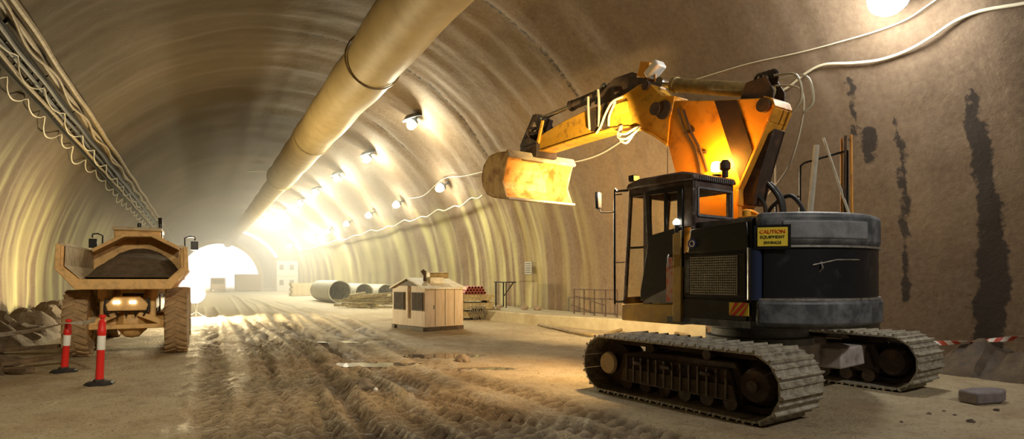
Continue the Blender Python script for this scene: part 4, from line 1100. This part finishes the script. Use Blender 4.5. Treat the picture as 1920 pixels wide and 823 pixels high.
def tape_mat():
    m = mat('barrier_tape_plastic', (.8, .8, .76), .4); nt = m.node_tree; N = nt.nodes; L = nt.links
    uv = N.new('ShaderNodeUVMap'); sp = N.new('ShaderNodeSeparateXYZ'); L.new(uv.outputs[0], sp.inputs[0])
    ad = N.new('ShaderNodeMath'); ad.operation = 'ADD'; L.new(sp.outputs[0], ad.inputs[0]); L.new(sp.outputs[1], ad.inputs[1])
    fr = N.new('ShaderNodeMath'); fr.operation = 'PINGPONG'; fr.inputs[1].default_value = .11; L.new(ad.outputs[0], fr.inputs[0])
    gt = N.new('ShaderNodeMath'); gt.operation = 'GREATER_THAN'; gt.inputs[1].default_value = .055; L.new(fr.outputs[0], gt.inputs[0])
    x = N.new('ShaderNodeMix'); x.data_type = 'RGBA'; x.inputs[6].default_value = (.8, .74, .66, 1); x.inputs[7].default_value = (.55, .08, .04, 1)
    L.new(gt.outputs[0], x.inputs[0]); L.new(x.outputs[2], N['Principled BSDF'].inputs['Base Color'])
    return m
M_TAPE = tape_mat()
b1 = B1.location; b2 = B2.location
ribbon([(b1.x - .02, b1.y - .07, 1.07), (b1.x * .6 + b2.x * .4, b1.y * .6 + b2.y * .4, .97), (b2.x + .06, b2.y - .08, .90), (b2.x - .9, b2.y + .1, .72), (b2.x - 2.6, b2.y + .4, .58), (b2.x - 4.6, b2.y + 1.4, .60)], .10, 'barrier_tape', mat('white_tape', (.82, .78, .70), .5, 0, (.5, .28, .22), 6, (.5, .62)), 'pale barrier tape strung through the two red bollards', .6)
ribbon([(7.2, 10.95, .55), (8.0, 10.75, .55), (9.0, 10.5, .66), (9.40, 10.4, .76), (9.62, 10.33, .82)], .085, 'barrier_tape', M_TAPE, 'twisted red and white striped tape beyond the excavator tracks', 2.2)

# ------------------------------------------------------------------ glaring lamp beside the truck
hx, hy = (365 - 960) / FPX * 27, 27
SL = thing('site_lamp', 'blinding round lamp on a stand beside the dump truck wheel', 'lamp', (hx, hy, 0), 0)
mb = MB(); mb.lathe([(.05, -.30), (.30, -.22), (.40, .0), (.43, .10), (.40, .10)], (0, 0, 1.06), (.50, -.86, .05), 28); mb.build('housing', M_GREY, SL)
mb = MB(); mb.lathe([(.38, .08), (.36, .16), (.22, .26), (.02, .30)], (0, 0, 1.06), (.50, -.86, .05), 28); mb.build('lens', M_HEAD, SL)
mb = MB(); mb.cyl((0, .12, 0), (0, .12, 1.0), .04, seg=12)
for k in range(3): a = 2 * PI * k / 3; mb.bar((0, .12, .25), (.4 * math.cos(a), .12 + .4 * math.sin(a), .0), .03, .03)
mb.build('stand', M_GREY, SL)

# ------------------------------------------------------------------ generator hut
HD = math.atan2(.66, .75)
HT = thing('generator_hut', 'small pale gabled generator hut with two dark louvred openings', 'generator', (-2.86, 19.28, 0), HD)
# local x runs along the right hand face (away to the right), local y along the gabled face (away to the left)
W_, L_ = 2.1, 1.55
mb = MB(); mb.prism([(0, .14), (W_, .14), (W_, 1.42), (W_ / 2, 1.72), (0, 1.42)], 0, L_, 'yz'); hb = mb.build('body', M_HUT, HT, .01)
mb = MB()
for s in (0, 1):
    a, b = ((-.10, 1.39), (W_ / 2, 1.735)) if s == 0 else ((W_ + .10, 1.39), (W_ / 2, 1.735))
    mb.prism([(a[0], a[1]), (b[0], b[1]), (b[0], b[1] + .05), (a[0], a[1] + .05)], -.08, L_ + .08, 'yz')
mb.build('roof', M_HUTROOF, HT, .006)
mb = MB(); mb.prism([(W_ / 2 - .62, 1.50), (W_ / 2 + .62, 1.50), (W_ / 2, 1.70)], -.012, .0, 'yz'); mb.build('gable_panel', M_DKBROWN, HT)
for y0, y1 in ((.10, .80), (1.28, 1.98)):
    mb = MB(); mb.box((-.012, (y0 + y1) / 2, .98), (.03, y1 - y0, .62)); lv = mb.build('louvre', M_DKBROWN, HT)
    mb = MB()
    for i in range(9): mb.box((-.03, y0 + .05 + i * (y1 - y0 - .1) / 8, .98), (.012, .03, .56))
    mb.build('slats', M_RUST, lv, smooth=False)
mb = MB(); mb.box((-.02, 1.04, .95), (.05, .06, 1.1)); mb.box((-.015, 1.1, 1.36), (.03, .30, .08)); mb.build('centre_post', M_HUT, HT)
for x in (.40, .80, 1.18): mb = MB(); mb.box((x, -.006, .78), (.014, .012, 1.22)); mb.build('door_seam', M_DKBROWN, HT)
mb = MB(); mb.box((.34, -.02, .8), (.03, .03, .14)); mb.build('door_handle', M_STEEL, HT)
mb = MB(); mb.box((L_ / 2, .12, .055), (L_ + .1, .2, .17)); mb.box((L_ / 2, W_ - .12, .055), (L_ + .1, .2, .17)); mb.box((.06, W_ / 2, .07), (.14, W_, .14)); mb.build('skid', M_DKBROWN, HT, .01)
mb = MB(); mb.box((.75, .58, 1.68), (.55, .34, .22)); mb.build('roof_box', M_HUTROOF, HT, .015)
mb = MB(); mb.cyl((.55, .62, 1.86), (1.25, .52, 1.86), .11, seg=20); mb.build('silencer', M_OLIVE, HT)
mb = MB(); mb.cyl((.42, .66, 1.6), (.42, .66, 2.02), .05, seg=12); mb.cyl((.42, .66, 1.9), (.34, .70, 2.04), .07, seg=12); mb.build('exhaust_pipe', M_RUST, HT)

# ------------------------------------------------------------------ big pipes, stacks and debris down the right side
def big_pipe(la, ax, r, ln, lab):
    p = thing('pipe_section', lab, 'pipe', tw(la, ax, 0), TH, 'large pipe sections lying by the wall')
    mb = MB(); mb.lathe([(r, 0), (r, ln), (r - .06, ln), (r - .06, 0)], (0, 0, r), (0, 1, 0), 40, True); mb.build('shell', M_PIPE, p)
    mb = MB(); mb.lathe([(r - .065, .35), (r - .065, ln - .1), (.02, ln - .1), (.02, ln - .12), (r - .08, ln - .12), (r - .08, .35)], (0, 0, r), (0, 1, 0), 40, True); mb.build('lining', M_PIPEIN, p)
    return p
big_pipe(9.05, 43.8, .84, 8, 'nearest big pipe section with mottled open end, left of the stack')
big_pipe(11.0, 44.5, .72, 9, 'middle big pipe section, its dark open end above the timber pile')
big_pipe(12.5, 43.8, .70, 9, 'third big pipe section, half behind the hut')
def stack_bars(ctr, rz, n, ln, r, m, name, lab, cat, grp, wid, jig=.05, seg=8, square=False):
    k = 0; out = []; per = max(1, int(wid / (2.1 * r)))
    while k < n:
        row = k // per; c = k % per
        y = (c - (per - 1) / 2) * 2.1 * r + (r if row % 2 else 0); z = r + row * 1.9 * r
        mb = MB(); off = random.uniform(-jig, jig) * ln
        if square: mb.box((off, y, z), (ln, r * 1.9, r * 1.85))
        else: mb.cyl((off - ln / 2, y, z), (off + ln / 2, y, z), r, seg=seg)
        o = mb.build(name, m); o.location = ctr; o.rotation_euler = (0, 0, rz + random.uniform(-.03, .03)); out.append(o); k += 1
        tag(o, lab, cat, grp)
    return out
# loose timbers heaped before the pipes
hp = tw(9.6, 36.5, 0)
for i in range(26):
    mb = MB(); ln = random.uniform(1.6, 3.6); lv = i // 7
    mb.box((0, 0, 0), (ln, random.uniform(.10, .22), random.uniform(.08, .16)))
    o = mb.build('timber', M_WOOD); w = tw(9.6 + random.uniform(-1.1, 1.5) * (1 - lv * .15), 36.5 + random.uniform(-1.6, 2.2), .10 + lv * .21 + random.uniform(0, .06))
    o.location = w; o.rotation_euler = (random.uniform(-.1, .1), random.uniform(-.07, .07), TH + random.uniform(-.6, .6) + (0 if i % 3 else 1.2))
    tag(o, 'rough timber in the loose heap before the big pipes', 'timber', 'timbers heaped before the big pipes')
# packs of boards right of the hut, three layers with bearers, red ended tubes on top
sx, sy = ground_at(893, 600)
SC = Vector((sx, sy, 0)); ST = rad(14)
def at_stack(x, y, z):
    return SC + Vector((x * math.cos(ST) - y * math.sin(ST), x * math.sin(ST) + y * math.cos(ST), z))
zz = 0
for layer in range(3):
    for x in (-.55, .55):
        mb = MB(); mb.box((0, 0, .05), (.10, 1.5, .10)); o = mb.build('bearer', M_WOOD2); o.location = at_stack(x, .9, zz); o.rotation_euler = (0, 0, ST)
        tag(o, 'short bearer under layer %s of the board stack beside the hut' % ('one' if layer == 0 else 'two' if layer == 1 else 'three') if False else ['bearer on the ground under the lowest board pack beside the hut', 'bearer between the lowest and middle board packs', 'bearer between the middle and topmost board packs'][layer], 'bearer', 'bearers under the board packs')
    zz += .10
    for r_ in range(2):
        for c in range(5):
            mb = MB(); mb.box((0, 0, .065), (1.6 + random.uniform(-.15, .15), .26, .125)); o = mb.build('board', M_WOOD); o.location = at_stack(random.uniform(-.05, .05), .3 + c * .29, zz + r_ * .13); o.rotation_euler = (0, 0, ST + random.uniform(-.02, .02))
            tag(o, ['board in the lowest pack of the stack beside the hut', 'board in the middle pack of the stack beside the hut', 'board in the topmost pack of the stack beside the hut'][layer], 'board', 'boards stacked beside the hut')
    zz += .262
M_REDEND = mat('red_tube_paint', (.42, .07, .04), .6, 0, (.25, .06, .04), 8)
for row in range(3):
    for c in range(7 - row):
        mb = MB(); mb.lathe([(.062, -.75), (.062, .75), (.048, .75), (.048, -.75)], (0, 0, .064), (0, 1, 0), 14, True); o = mb.build('steel_tube', M_REDEND)
        o.location = at_stack(-.40 + (c + row * .5) * .135, .95, zz + row * .112); o.rotation_euler = (0, 0, ST)
        tag(o, 'thin red ended tube on top of the board stack beside the hut', 'tube', 'red tubes on the board stack')
# bundle of rods lying in front of the stack
for i in range(9):
    mb = MB(); mb.cyl((-.5, 0, 0), (.55, 0, 0), .022, seg=6); o = mb.build('steel_rod', M_STEEL)
    p = at_stack(-.25 + i * .085, -.25 + .02 * (i % 3), .30); o.location = p; o.rotation_euler = (0, .75, ST + rad(60) + .05 * (i % 4)); tag(o, 'pale steel rod leaning on the low end of the board stack', 'rod', 'rods leaning on the board stack')
# bench, wall sign and fence by the wall
TB = thing('work_bench', 'thin dark bench standing on the concrete ledge under the grey sign', 'bench', tw(12.6, 24.4, .42), TH + rad(90))
mb = MB(); mb.box((0, 0, 1.18), (1.3, .5, .05)); mb.build('top', M_BLK, TB)
mb = MB(); mb.bar((.55, -.2, .0), (.55, -.2, 1.16), .05, .05); mb.build('leg', M_BLK, TB); mb = MB(); mb.bar((.55, .2, .0), (.55, .2, 1.16), .05, .05); mb.build('leg', M_BLK, TB)
mb = MB(); mb.bar((-.45, -.2, 1.16), (.52, -.2, .50), .04, .04); mb.build('brace', M_BLK, TB); mb = MB(); mb.bar((-.5, .2, .0), (-.5, .2, 1.16), .04, .04); mb.build('leg', M_BLK, TB)
WS = thing('wall_sign', 'small grey square notice fixed to the wall above the bench', 'sign', tw(13.28, 23.4, 2.25), TH)
mb = MB(); mb.box((0, 0, 0), (.03, .62, .56)); mb.build('board', M_SIGNG, WS)
mb = MB()
for i in range(5): mb.box((-.02, 0, .2 - i * .1), (.006, .5, .028))
mb.build('text_lines', M_BLK, WS)
FN = thing('barrier_fence', 'dark steel rail fence standing on the ledge left of the cab', 'fence', tw(12.5, 17.2, .42), TH + rad(90))
for x in (-1.3, -.65, 0, .65, 1.3): mb = MB(); mb.bar((x, 0, 0), (x, 0, .95), .035, .035); mb.build('post', M_RUST, FN)
for z in (.93, .12): mb = MB(); mb.bar((-1.32, 0, z), (1.32, 0, z), .035, .035); mb.build('rail', M_RUST, FN)
mb = MB(); mb.bar((-.6, .02, .4), (1.3, .02, .7), .03, .03); mb.build('brace', M_RUST, FN)
# debris on the ledge
for i in range(16):
    mb = MB(); d = random.uniform(.06, .16); mb.blob((0, 0, d * .5), (d * 1.5, d, d * .7), i, .3, 2); o = mb.build('rubble_stone', M_ROCK)
    o.location = tw(12.0 + random.uniform(-.5, .9), 21.5 + i * .75, .42); o.rotation_euler = (0, 0, random.uniform(0, 6)); tag(o, 'dark rubble stone in the line of debris along the concrete ledge', 'stone', 'rubble stones along the ledge')
for i, (lab, la, ax, a) in enumerate((('short plank tilted on the ledge debris near the bench', 11.9, 25.6, .5), ('plank lying across the ledge debris further from the bench', 12.1, 28.2, 1.2))):
    mb = MB(); mb.box((0, 0, .06), (1.2, .16, .05)); o = mb.build('plank', M_WOOD2); o.location = tw(la, ax, .46); o.rotation_euler = (0, -.2 * (1 - i), TH + a); tag(o, lab, 'plank')
# hose on the mud before the ledge
mb = MB(); P = [ground_at(*p) for p in ((1010, 612), (1080, 628), (1130, 632), (1180, 619), (1230, 622), (1290, 634))]
mb.tube([(x, y, .075) for x, y in P], .05, 8, 6); tag(mb.build('ground_hose', M_CABLE), 'thick hose snaking over the mud in front of the ledge', 'hose')

# ------------------------------------------------------------------ loose stones
def stone(px, py, d, seed, m, lab, name='stone', h=.7):
    x, y = ground_at(px, py); mb = MB(); mb.blob((0, 0, d * h * .55), (d, d * .8, d * h), seed, .35, 3); o = mb.build(name, m, loc=(x, y, -.02), ang=60); o.rotation_euler = (0, 0, seed)
    return tag(o, lab, 'stone')
stone(686, 727, .15, 3, M_ROCK, 'brown clod lying alone in the middle of the wheel ruts', 'clod')
stone(704, 731, .05, 8, M_WHITE, 'small white stone touching the brown clod in the ruts')
stone(867, 678, .16, 12, M_ROCK, 'rounded reddish stone at the edge of the puddles')
stone(1872, 707, .13, 5, M_ROCK, 'brown clod on the grey ground near the dark wall heap', 'clod')
stone(1905, 700, .10, 6, M_ROCK, 'smaller clod behind the flat slab at the picture edge', 'clod', .5)
x, y = ground_at(1845, 752)
mb = MB(); mb.prism([(-.36, -.14), (-.30, .16), (.05, .20), (.34, .10), (.38, -.06), (.10, -.17)], 0, .17, 'xy')
o = mb.build('stone_slab', M_SLAB, None, .03, loc=(x, y, -.01)); o.rotation_euler = (0, 0, .35); tag(o, 'flat grey stone slab on the ground right of the far track', 'stone')
for i, (px, py, d) in enumerate(((1742, 775, .03), (1820, 790, .045), (1790, 778, .03), (1690, 790, .025), (1868, 768, .035), (1770, 770, .025), (405, 690, .05), (430, 720, .035), (820, 745, .03), (1010, 700, .03))):
    stone(px, py, d, 30 + i, M_DKBROWN if px > 1600 else M_ROCK, ['tiny dark pebble nearest the far track', 'largest dark pebble in front of the stone slab', 'dark pebble between the far track and the slab', 'dark pebble near the rear end of the near track', 'dark pebble touching the shadow of the slab', 'dark pebble just left of the slab', 'stone in the pale mud right of the truck wheel', 'smaller stone in the mud nearer than the truck wheel stone', 'pebble in the mud between clod and near track', 'pebble in the orange mud left of the near track'][i], 'pebble')
# heap of dark rubble at the foot of the right wall
def heap(name, c, rz, lx, ly, h, m, lab, seed, nx=40, ny=18):
    mb = MB(); G = []
    for i in range(nx + 1):
        row = []
        for j in range(ny + 1):
            u = i / nx * 2 - 1; v = j / ny * 2 - 1
            k = max(0, 1 - u ** 4) * max(0, 1 - v * v)
            z = h * k * (.75 + .6 * noise.noise(Vector((u * lx * 1.3, v * ly * 1.3, seed)))) + .10 * k ** .3 * noise.cell(Vector((u * lx * 3.2, v * ly * 3.2, seed))) + .05 * k ** .3 * noise.noise(Vector((u * lx * 6, v * ly * 6, seed))) * (1 if k > 0 else 0)
            row.append(mb.bm.verts.new((u * lx, v * ly, max(-.05, z) - (.06 if k == 0 else 0))))
        G.append(row)
    for i in range(nx):
        for j in range(ny): mb.bm.faces.new((G[i][j], G[i + 1][j], G[i + 1][j + 1], G[i][j + 1]))
    o = mb.build(name, m, loc=c, ang=25); o.rotation_euler = (0, 0, rz); return tag(o, lab, 'rubble', kind='stuff')
heap('rubble', tw(12.5, 4.3, 0), TH + rad(90), 1.9, .7, .62, M_DKBROWN, 'dark rubble heap against the wall under the striped tape', 4)
heap('rubble', tw(-4.7, 25.8, 0), TH + rad(90), 9.5, 1.1, .85, M_DIRT, 'long low bank of dark rubble along the wall behind the dump truck', 9, 90, 18)
heap('rubble', tw(-4.0, 13.0, 0), TH + rad(90), 3.0, .9, .34, M_DIRT, 'dark broken ground beside the dump truck wheel and the bollards', 15, 50, 18)
for i, (px, py, ln, a, lab) in enumerate(((40, 668, 1.5, .2, 'rough plank on the broken ground left of the smaller bollard'), (70, 690, 1.1, .9, 'short plank end lying just left of the smaller bollard foot'), (25, 700, .9, -.3, 'dark board near the edge of the broken ground'))):
    x, y = ground_at(px, py); mb = MB(); mb.box((0, 0, .05), (ln, .16, .07)); o = mb.build('plank', M_WOOD2, None, .01); o.location = (x, y, .12 if i < 2 else .02); o.rotation_euler = (.1, -.06, a); tag(o, lab, 'plank')

# ------------------------------------------------------------------ far end: cabins, container, vehicles
def cabin(la, ax, z, w, d, h, lab):
    t = thing('site_cabin', lab, 'cabin', tw(la, ax, z), TH, 'white site cabins')
    mb = MB(); mb.box((0, 0, h / 2), (w, d, h)); mb.build('body', M_CABIN, t, .04)
    mb = MB(); mb.box((0, 0, h + .05), (w + .1, d + .1, .10)); mb.build('roof', M_HUTROOF, t)
    for x in (-w * .28, w * .2): mb = MB(); mb.box((x, -d / 2 - .01, h * .6), (w * .2, .04, h * .35)); mb.build('window', M_BLK, t)
    return t
cabin(11.6, 95, 0, 3.0, 2.6, 2.2, 'lower white site cabin far off left of the pipes')
cabin(11.6, 95, 2.3, 3.0, 2.6, 2.2, 'upper white site cabin stacked on the other one')
CT = thing('container', 'reddish container far off in front of the tunnel mouth', 'container', tw(6.6, 101, 0), TH)
mb = MB(); mb.box((0, 0, 1.35), (3.6, 3, 2.5)); mb.build('body', M_CONT, CT, .03)
mb = MB()
for i in range(12): mb.box((-1.65 + i * .3, -1.52, 1.35), (.12, .06, 2.3))
mb.build('corrugation', M_CONT, CT)
mb = MB(); mb.box((0, 0, .05), (3.6, 3, .12)); mb.build('base', M_BLK, CT)
VN = thing('van', 'small pale van far off beside the glaring lamp', 'van', tw(2.2, 92, 0), TH)
mb = MB(); mb.prism([(-2.2, .35), (2.2, .35), (2.2, 1.1), (1.3, 1.3), (.9, 2.0), (-2.2, 2.0)], -.9, .9, 'xz'); o = mb.build('body', M_CONT, VN, .08); o.rotation_euler = (0, 0, rad(90))
for x in (-.8, .8):
    for yy in (-1.4, 1.4): mb = MB(); mb.cyl((x - .1, yy, .34), (x + .1, yy, .34), .34, seg=18); mb.build('wheel', M_RUB, VN)
mb = MB(); mb.box((0, -2.22, 1.5), (1.4, .04, .6)); mb.build('rear_window', M_BLK, VN)
for i in range(5):
    mb = MB(); mb.box((0, 0, .14), (4.4 - .2 * (i % 2), 1.0, .26)); o = mb.build('plank_pack', M_TANPALE); o.location = tw(10.6, 66, .02 + i * .27); o.rotation_euler = (0, 0, TH + .12)
    tag(o, ['lowest pack of planks in the far stack left of the pipes', 'second pack from the ground in the far plank stack', 'third pack in the far plank stack', 'fourth pack in the far plank stack', 'topmost pack of planks in the far stack'][i], 'planks', 'plank packs left of the pipes')
    if i: 
        pass

# ------------------------------------------------------------------ haze down the tunnel
def haze(ax0, ax1, R_, dens, lab):
    m = bpy.data.materials.new('haze'); m.use_nodes = True
    nt = m.node_tree; nt.nodes.clear(); out = nt.nodes.new('ShaderNodeOutputMaterial'); vs = nt.nodes.new('ShaderNodeVolumeScatter')
    vs.inputs['Color'].default_value = (1, .96, .88, 1); vs.inputs['Density'].default_value = dens; vs.inputs['Anisotropy'].default_value = .3
    nt.links.new(vs.outputs[0], out.inputs['Volume'])
    mb = MB(); mb.prism([(CX + R_, .02)] + [(CX + R_ * math.cos(PI * i / 30), CZ + R_ * math.sin(PI * i / 30)) for i in range(31)] + [(CX - R_, .02)], ax0, ax1, 'xz')
    tag(tun(mb.build('haze', m, smooth=False)), lab, 'haze', kind='stuff')
haze(30, 134, 9.2, HAZE, 'thin dusty haze along the tunnel beyond the dump truck')
haze(62, 133.5, 9.1, HAZE_FAR, 'dense bright haze hiding the far end of the tunnel')

# ------------------------------------------------------------------ light
def light(kind, name, loc, power, col, size=.3, target=None, angle=60, blend=.5):
    l = bpy.data.lights.new(name, kind); l.energy = power; l.color = col
    if kind == 'AREA': l.size = size
    else: l.shadow_soft_size = size
    if kind == 'SPOT': l.spot_size = rad(angle); l.spot_blend = blend
    o = bpy.data.objects.new(name, l); COL.objects.link(o); o.location = loc
    if target is not None: o.rotation_euler = (Vector(target) - Vector(loc)).to_track_quat('-Z', 'Y').to_euler()
    return o
def ex(u, v, z):
    a = rad(125); return Vector((3.95 + u * math.cos(a) - v * math.sin(a), 9.4 + u * math.sin(a) + v * math.cos(a), z))
# amber beacon on the cab and the machine's own work lamps
light('POINT', 'beacon_light', ex(.50, .37, 3.64), P_BEACON, (1, .42, .05), .08)
light('SPOT', 'cab_work_light', ex(1.75, 1.1, 3.45), P_WORK, (1, .72, .30), .08, ex(3.9, 0, 5.0), 56)
# unseen spots behind the eye: a tunnel lamp, and fill added on the truck
light('SPOT', 'unseen_rear_spot', tw(8.0, -4.5, 9.4), P_BACK * 6, (1, .93, .82), .35, tw(4.0, 6.5, 0), 84, .8)
light('SPOT', 'unseen_rear_spot', tw(.5, -1.0, 7.5), P_BACKL * 5, (1, .84, .56), .35, tw(-1.8, 15.5, .6), 58, .8)
light('SPOT', 'cab_front_light', ex(1.75, .7, 3.40), P_FRONT, (1, .70, .34), .1, tw(13.2, 18.5, 2.6), 75, .9)
light('SPOT', 'cab_side_light', ex(1.75, 1.35, 3.30), P_POOL, (1, .62, .26), .1, (-.3, 10.2, 0), 95, .8)
light('POINT', 'wall_light', tw(10.9, 6.4, 6.5), P_COOL, (1, .97, .90), .3)
w = bpy.data.worlds.new('world'); S.world = w; w.use_nodes = True
w.node_tree.nodes['Background'].inputs[0].default_value = (1, .95, .86, 1); w.node_tree.nodes['Background'].inputs[1].default_value = WORLD

# ------------------------------------------------------------------ camera and view
cam = bpy.data.cameras.new('camera'); co = bpy.data.objects.new('camera', cam); COL.objects.link(co)
co.location = (0, 0, EYE); co.rotation_euler = (rad(90), 0, 0)
cam.sensor_width = 36; cam.lens = 36 * FPX / 1920; cam.shift_y = 113.5 / 1920; cam.clip_end = 500; cam.clip_start = .05
S.camera = co
S.view_settings.view_transform = 'Standard'; S.view_settings.look = 'None'; S.view_settings.gamma = 1; S.view_settings.exposure = EXPOSURE
S.view_settings.use_curve_mapping = False
S.cycles.max_bounces = 6; S.cycles.diffuse_bounces = 4; S.cycles.volume_bounces = 1; S.cycles.transparent_max_bounces = 12
S.cycles.use_denoising = True; S.cycles.sample_clamp_indirect = 4
